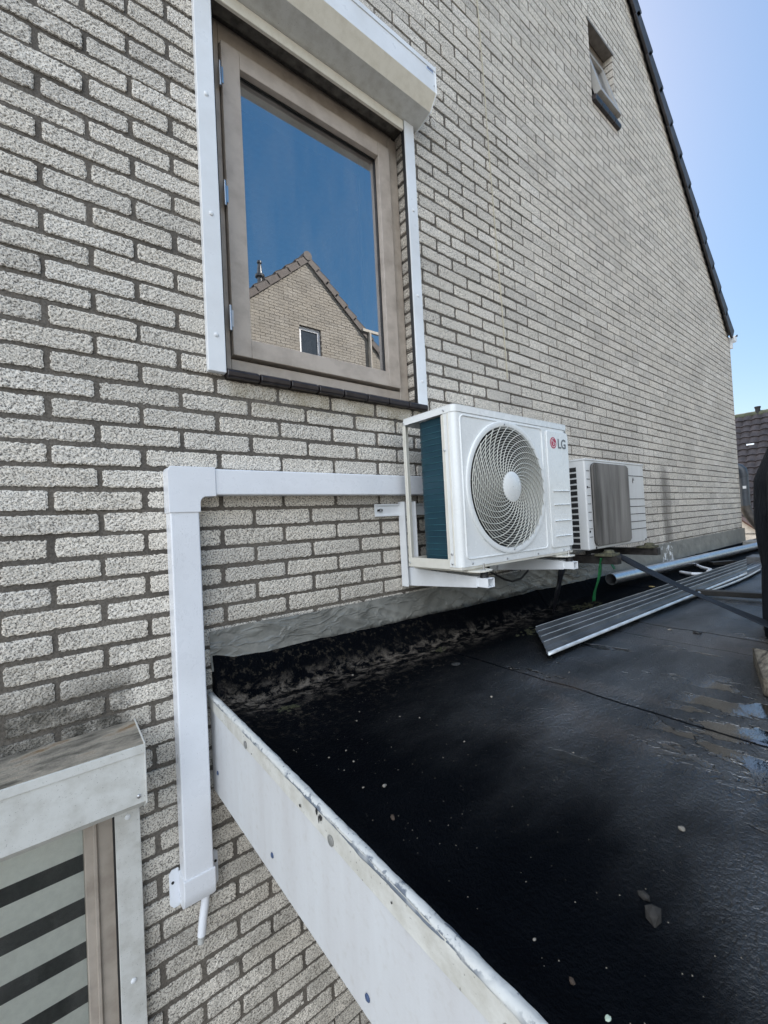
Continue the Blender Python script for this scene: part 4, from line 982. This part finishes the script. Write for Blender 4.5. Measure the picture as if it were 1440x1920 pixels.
tag(s.build('black_cable', M['black'], smooth=True), 'black cable looping under the near air conditioner', 'cable')

# moss
mossm = simple('roof_moss', (.022, .023, .008), .95, var=.6, scale=90, bump=1.0, bscale=160, bdist=.006)
def moss(label, cx, cy_, rx, ry, h, seed):
    s_ = MB(); k = random.Random(seed)
    for i in range(int(60*rx*ry/.012)+30):
        a, q_ = k.uniform(0, 2*math.pi), math.sqrt(k.random()); px, py = cx+rx*q_*math.cos(a), cy_+ry*q_*math.sin(a)
        hh = h*(1-q_*.7)*k.uniform(.4, 1); r = k.uniform(.004, .011); z0_ = roofz(px, py)-.002
        s_.lathe([(r, z0_), (r*.95, z0_+hh*.5), (r*.5, z0_+hh), (r*.05, z0_+hh*1.08)], (px+k.uniform(-.002, .002), py, 0), 'z', 6, cap=False)
    tag(s_.build('moss_patch', mossm, recalc=False), label, 'moss', 'moss on the flat roof')
moss('green-brown moss patch under the green strap', 1.95, -.22, .16, .06, .016, 1)
moss('dark moss patch at the near end of the ribbed sheet', 1.30, -.28, .12, .05, .012, 2)
moss('small moss tuft on the roof near the wall, left of the ribbed sheet', .81, -.165, .035, .02, .008, 3)
moss('small brown moss tuft close to the roof corner by the duct', .10, -.225, .035, .02, .008, 4)

# stones
def stone(label, x, y, r, col, seed, name='pebble', grp=None, flat=.6):
    k = random.Random(seed); import bmesh
    bm = bmesh.new(); bmesh.ops.create_icosphere(bm, subdivisions=1 if 'shard' in name else 2, radius=1)
    pl = [Vector((k.gauss(0, 1), k.gauss(0, 1), k.gauss(0, 1))).normalized() for _ in range(9)]
    for v in bm.verts:
        d_ = max(.55, min([.78/max(.05, v.co.normalized().dot(p)) if v.co.normalized().dot(p) > .05 else 1.2 for p in pl]+[1.1])); v.co = v.co.normalized()*d_
        v.co = Vector((v.co.x*r*k_[0], v.co.y*r*k_[1], v.co.z*r*flat)) if (k_ := (1.15, .85)) else v.co
    me = bpy.data.meshes.new(name); bm.to_mesh(me); bm.free(); me.materials.append(col)
    me.transform(Matrix.Translation((x, y, roofz(x, y)+r*flat*.55)) @ Matrix.Rotation(k.uniform(0, 3), 4, 'Z'))
    return tag(link(name, me), label, 'stone', grp)
pale = simple('pale_pebble', (.24, .215, .18), .8, scale=60); grey = simple('grey_brick_shard', (.022, .020, .018), .9, var=.6, scale=140, bump=.6); brn = simple('brown_pebble', (.045, .030, .02), .8)
stone('largest grey shard of masonry on the near black roof', .176, -1.170, .0135, grey, 21, 'masonry_shard', flat=.95)
stone('smaller grey shard just behind the largest one', .201, -1.149, .008, grey, 4, 'masonry_shard', flat=.7)
stone('cream pebble on the wet roof above the largest shard', .390, -1.140, .006, pale, 5)
stone('cream pebble near the middle of the dry black roof', .082, -.702, .005, pale, 6)
stone('small pale pebble below the near end of the ribbed sheet', .586, -.590, .0045, pale, 7)
stone('white pebble near the silt line by the wall', .386, -.142, .0045, pale, 8)
stone('small brown pebble near the front fascia edge', .019, -1.138, .004, brn, 9)
stone('pale green chip near the bottom of the picture', .013, -1.182, .0035, simple('pale_green_chip', (.42, .50, .40), .7), 10)
stone('brown crumb of moss in the middle of the near roof', .034, -.786, .0055, brn, 11)
stone('dark flat flake on the roof left of the ribbed sheet', .725, -.325, .018, simple('dark_flake', (.03, .03, .03), .7), 12, flat=.2)
stone('yellow leaf fragment beside the round pipe', 2.75, -.27, .018, simple('yellow_leaf', (.45, .33, .12), .7), 13, 'leaf_fragment', flat=.25)
stone('white chip on the wet roof beyond the ribbed sheet', 1.72, -.70, .010, pale, 14, flat=.25)
stone('black lump on the wet roof beyond the ribbed sheet', 1.74, -.80, .016, M['black'], 15, flat=.4)
for i in range(16):
    k = random.Random(100+i); x_, y_ = (k.uniform(0, .35), -k.uniform(.35, .75)) if i < 10 else (k.uniform(.0, 1.0), -k.uniform(.3, 1.2))
    stone('tiny pale pebble scattered on the black roof', x_, y_, k.uniform(.0013, .0026), pale, 200+i, 'tiny_pebble', 'tiny pebbles scattered on the black roof')
gt = MB(); k = random.Random(5)
for i in range(900):
    x_ = k.random()**1.4*2.2; y_ = -.08-k.random()**(1.6 if i % 3 else 1)*1.25; r = k.uniform(.0004, .0011); z0_ = roofz(x_, y_)
    gt.add([(x_-r, y_, z0_), (x_+r*.6, y_-r, z0_), (x_+r*.5, y_+r, z0_), (x_, y_, z0_+r*1.3)], [(0, 1, 3), (1, 2, 3), (2, 0, 3)])
gt.cur = 0
tag(gt.build('grit', simple('fine_grit', (.22, .20, .165), .9), recalc=False), 'fine pale grit strewn over the black roof', 'grit', kind='stuff')
# ------------------------------------------------------------------ tarpaulin bundle and board at the right edge
tarp, nt, b_ = nodes('black_tarpaulin'); g = G(nt)
g.L(g.mix(g.noise(9, 4, .6, g.map((1, 1, .3))), (.004, .005, .007), (.016, .019, .024)), b_.inputs['Base Color']); setb(b_, rough=.6, spec=.25); g.L(g.bump(g.noise(30, 5, .6, g.map((1.5, 1.5, .25))), .8, .01), b_.inputs['Normal'])
s = MB(); CX, CY = 2.02, -1.322
def tf(u, v):
    a = 2*math.pi*u; z_ = -.93+1.36*v
    r = .335-.02*v-.17*max(0, v-.50)**1.1/.45*1.5; r = r*(1 if v < .97 else .5)
    r += .026*nz(math.cos(a)*4, math.sin(a)*4, z_*1.2, 1)+.012*math.sin(a*11+z_*2+3*nz(a, z_, 0, 2))*(1-.4*v)+.020*nz(math.cos(a)*9, math.sin(a)*9, z_*3, 1)
    if v < .12: r += .06*(1-v/.12)*abs(nz(a*2, 0, 4, 1))
    return (CX+r*math.cos(a)*1.1, CY+r*math.sin(a), z_)
s.grid(120, 70, tf); s.add([(CX, CY, .40)]+[(CX+.09*math.cos(2*math.pi*i/20), CY+.09*math.sin(2*math.pi*i/20), .42) for i in range(20)], [(0, i+1, (i+1) % 20+1) for i in range(20)])
tag(s.build('tarpaulin_bundle', tarp, smooth=True), 'tall bundle wrapped in black tarpaulin standing at the right edge of the flat roof', 'tarpaulin')
brd = thing('wooden_board', 'weathered pale brown wooden board end lying in front of the black tarpaulin', 'board', (1.25, -1.2, -.88))
wd, nt, b_ = nodes('weathered_brown_board'); g = G(nt)
g.L(g.ramp(g.noise(34, 6, .75, g.map((.35, 2.2, 2), (0, 0, -.35))), [(.38, (.030, .025, .02)), (.5, (.14, .12, .09)), (.66, (.24, .215, .17))]), b_.inputs['Base Color']); setb(b_, rough=.8); g.L(g.bump(g.noise(60, 4), .6, .003), b_.inputs['Normal'])
P = [(1.47, -1.035), (1.15, -1.118), (1.02, -1.32), (1.36, -1.30)]
s = MB(); s.prism(P, 'z', -.905, -.852); s.build('plank', wd, brd, bevel=.004)

# ------------------------------------------------------------------ far corner: downpipe, lean-to, dark-roofed house
dp = thing('downpipe', 'grey plastic downpipe with elbows at the far corner of the brick wall', 'downpipe', (6.62, -.03, -.7))
gp = simple('grey_pvc', (.040, .050, .064), .4, var=.15, bump=.05); bp_ = simple('old_brown_pipe', (.05, .042, .035), .6, var=.5)
s = MB(); s.tube([(6.62, .14, .135), (6.62, .06, .130), (6.62, .01, .110), (6.62, -.018, .075), (6.62, -.025, .03), (6.62, -.03, -.40)], .053, 20); s.build('pipe', gp, dp, smooth=True)
s = MB(); s.lathe([(.058, -.01), (.058, -.035)], (6.62, -.026, .03), 'z', 20); s.build('collar', gp, dp, smooth=True)
s = MB(); s.tube([(6.62, -.03, -.385), (6.62, -.035, -.44), (6.61, -.06, -.50), (6.60, -.20, -.74), (6.60, -.26, -.86)], .056, 18); s.build('lower_pipe', bp_, dp, smooth=True)
s = MB(); s.box(6.565, 6.567, -.06, -.025, -.165, -.130); s.build('label', M['alu'], dp)
ln = thing('lean_to', 'sunlit white boarded lean-to with a sloping top edge behind the corner of the wall', 'shed', (7.8, .1, -1.2))
s = MB(); s.prism([(.9, -.36), (.29, -.53), (.08, -.72), (-.22, -.93), (-.22, -1.3), (.9, -1.3)], 'x', 7.5, 7.6)
s.build('board_wall', painted('white_boards', (.72, .69, .64), .6, amount=.4, scale=9), ln)
s = MB(); s.prism([(.9, -.33), (.28, -.50), (.07, -.69), (-.24, -.905), (-.24, -.93), (.07, -.715), (.28, -.525), (.9, -.355)], 'x', 7.44, 7.7); s.build('verge', simple('brown_verge', (.10, .05, .035), .7), ln)
s = MB(); s.box(7.485, 7.499, -.22, .5, -.80, -.792); s.build('board_gap', M['dark'], ln)

def tiled_slope(mb, P00, P10, P01, nu, nv, h=.03):
    """wavy interlocking tiles from an eaves corner P00 (u along, v up the slope)"""
    P00, P10, P01 = map(Vector, (P00, P10, P01)); U_ = P10-P00; V_ = P01-P00; N_ = U_.cross(V_).normalized()
    su = 6
    for j in range(nv):
        vs_ = []
        for vv, hh in ((j/nv, h*.9), ((j+1)/nv, 0.0)):
            for i in range(nu*su+1):
                u = i/(nu*su); w_ = abs(math.sin(math.pi*u*nu))**.8*h
                vs_.append(P00+U_*u+V_*vv+N_*(w_+hh))
        n = nu*su+1
        vs_ += [p-N_*h for p in vs_[:n]]
        mb.add(vs_, [(i, i+1, n+i+1, n+i) for i in range(n-1)]+[(2*n+i, 2*n+i+1, i+1, i) for i in range(n-1)])
nb = thing('dark_roofed_house', 'house with a steep dark tiled roof seen beyond the far corner of the wall', 'house', (25, 2, -3.75))
s = MB(); tiled_slope(s, (19.4, 10.0, -1.4), (19.4, -5.0, -1.4), (23.2, 10.0, 3.36), 50, 18, .055)
s.build('roof', simple('dark_pantile', (.040, .032, .032), .6, var=.5, scale=5, bump=.3), nb, smooth=False)
s = MB(); s.box(19.8, 27, -4.9, 9.9, -3.75, -1.35); s.prism([(19.8, -1.4), (23.3, 3.2), (27, -1.4)], 'y', -4.9, 9.9); s.build('wall', simple('tan_brick', (.30, .26, .22), .9), nb)
s = MB()
for i in range(45): s.lathe([(.13, 0), (.14, .36)], (23.25, -5+i*.333, 3.38), 'y', 10)
s.build('ridge_tile', simple('mossy_ridge', (.055, .06, .035), .8, var=.4, scale=3), nb, smooth=True)
s = MB(); s.lathe([(.09, 3.3), (.09, 3.62), (.11, 3.62), (.11, 3.68)], (23.2, 2.62, 0), 'z', 12); s.build('flue', M['dark'], nb, smooth=True)
s = MB(); s.prism([(21.98, 1.98), (22.02, 2.04), (22.10, 2.04), (22.06, 1.98)], 'y', 2.60, 2.84); s.build('skylight_edge', M['alu'], nb)

# ------------------------------------------------------------------ opposite gable house (seen mirrored in the window glass)
YB = -6.49
op = thing('opposite_gable_house', 'beige brick gable house with brown roof tiles mirrored in the upper window glass', 'house', (4.23, YB, -3.75))
AP2 = (4.23, 5.50); K2 = .88
OP_OPEN = [(3.97, 4.50, 3.0, 3.97)]
rows = brick_rows(.3, 8.2, -1.2, 5.4, OP_OPEN, AP2, K2)
c1, f1 = brick_arrays(rows, 2, 1, .0004, YB, -1)
cb, fb = backing(.3, 8.2, -3.75, OP_OPEN, AP2, K2, YB-.006, .09, sgn=-1)
link('wall', mesh_np('wall', [(c1, f1, 0), (cb, fb, 1)], [M['brick_b'], M['mortar']]), op)
roof(op, AP2, K2, .3, 8.2, YB, YB-7, M['rooftile_b'], sgn=-1)
s = MB(); s.box(.31, .4, YB-7, YB-.02, -3.75, 1.9); s.box(8.1, 8.19, YB-7, YB-.02, -3.75, 1.9); s.build('side_wall', simple('side_brick_b', (.36, .31, .25), .9), op)
s = MB()
for bx in ((3.97, 4.03), (4.44, 4.50)): s.box(bx[0], bx[1], YB-.10, YB-.06, 3.0, 3.97)
s.box(4.03, 4.44, YB-.10, YB-.061, 3.90, 3.97); s.box(4.03, 4.44, YB-.10, YB-.061, 3.0, 3.06); ow = s.build('window', M['alu'], op)
s = MB(); s.add([(4.03, YB-.08, 3.06), (4.03, YB-.08, 3.9), (4.44, YB-.08, 3.9), (4.44, YB-.08, 3.06)], [(0, 1, 2, 3)]); s.build('glass_pane', simple('dark_far_glass', (.03, .04, .05), .08, var=.1, bump=0), ow, recalc=False)
s = MB(); s.lathe([(.055, 4.3), (.055, 4.92), (.095, 4.94), (.10, 4.98), (.06, 5.0), (.045, 5.18), (.03, 5.22), (.05, 5.24), (.05, 5.28)], (3.28, YB-.35, 0), 'z', 16); s.build('flue', simple('steel_flue', (.05, .055, .06), .35, metal=.6), op, smooth=True)
s = MB(); s.box(5.62, 6.1, YB+.03, YB+.09, 4.20, 4.26); s.tube([(5.83, YB+.06, 4.2), (5.83, YB+.06, 2.5)], .04, 10); s.build('rain_pipe', simple('tan_gutter', (.30, .28, .24), .6), op)
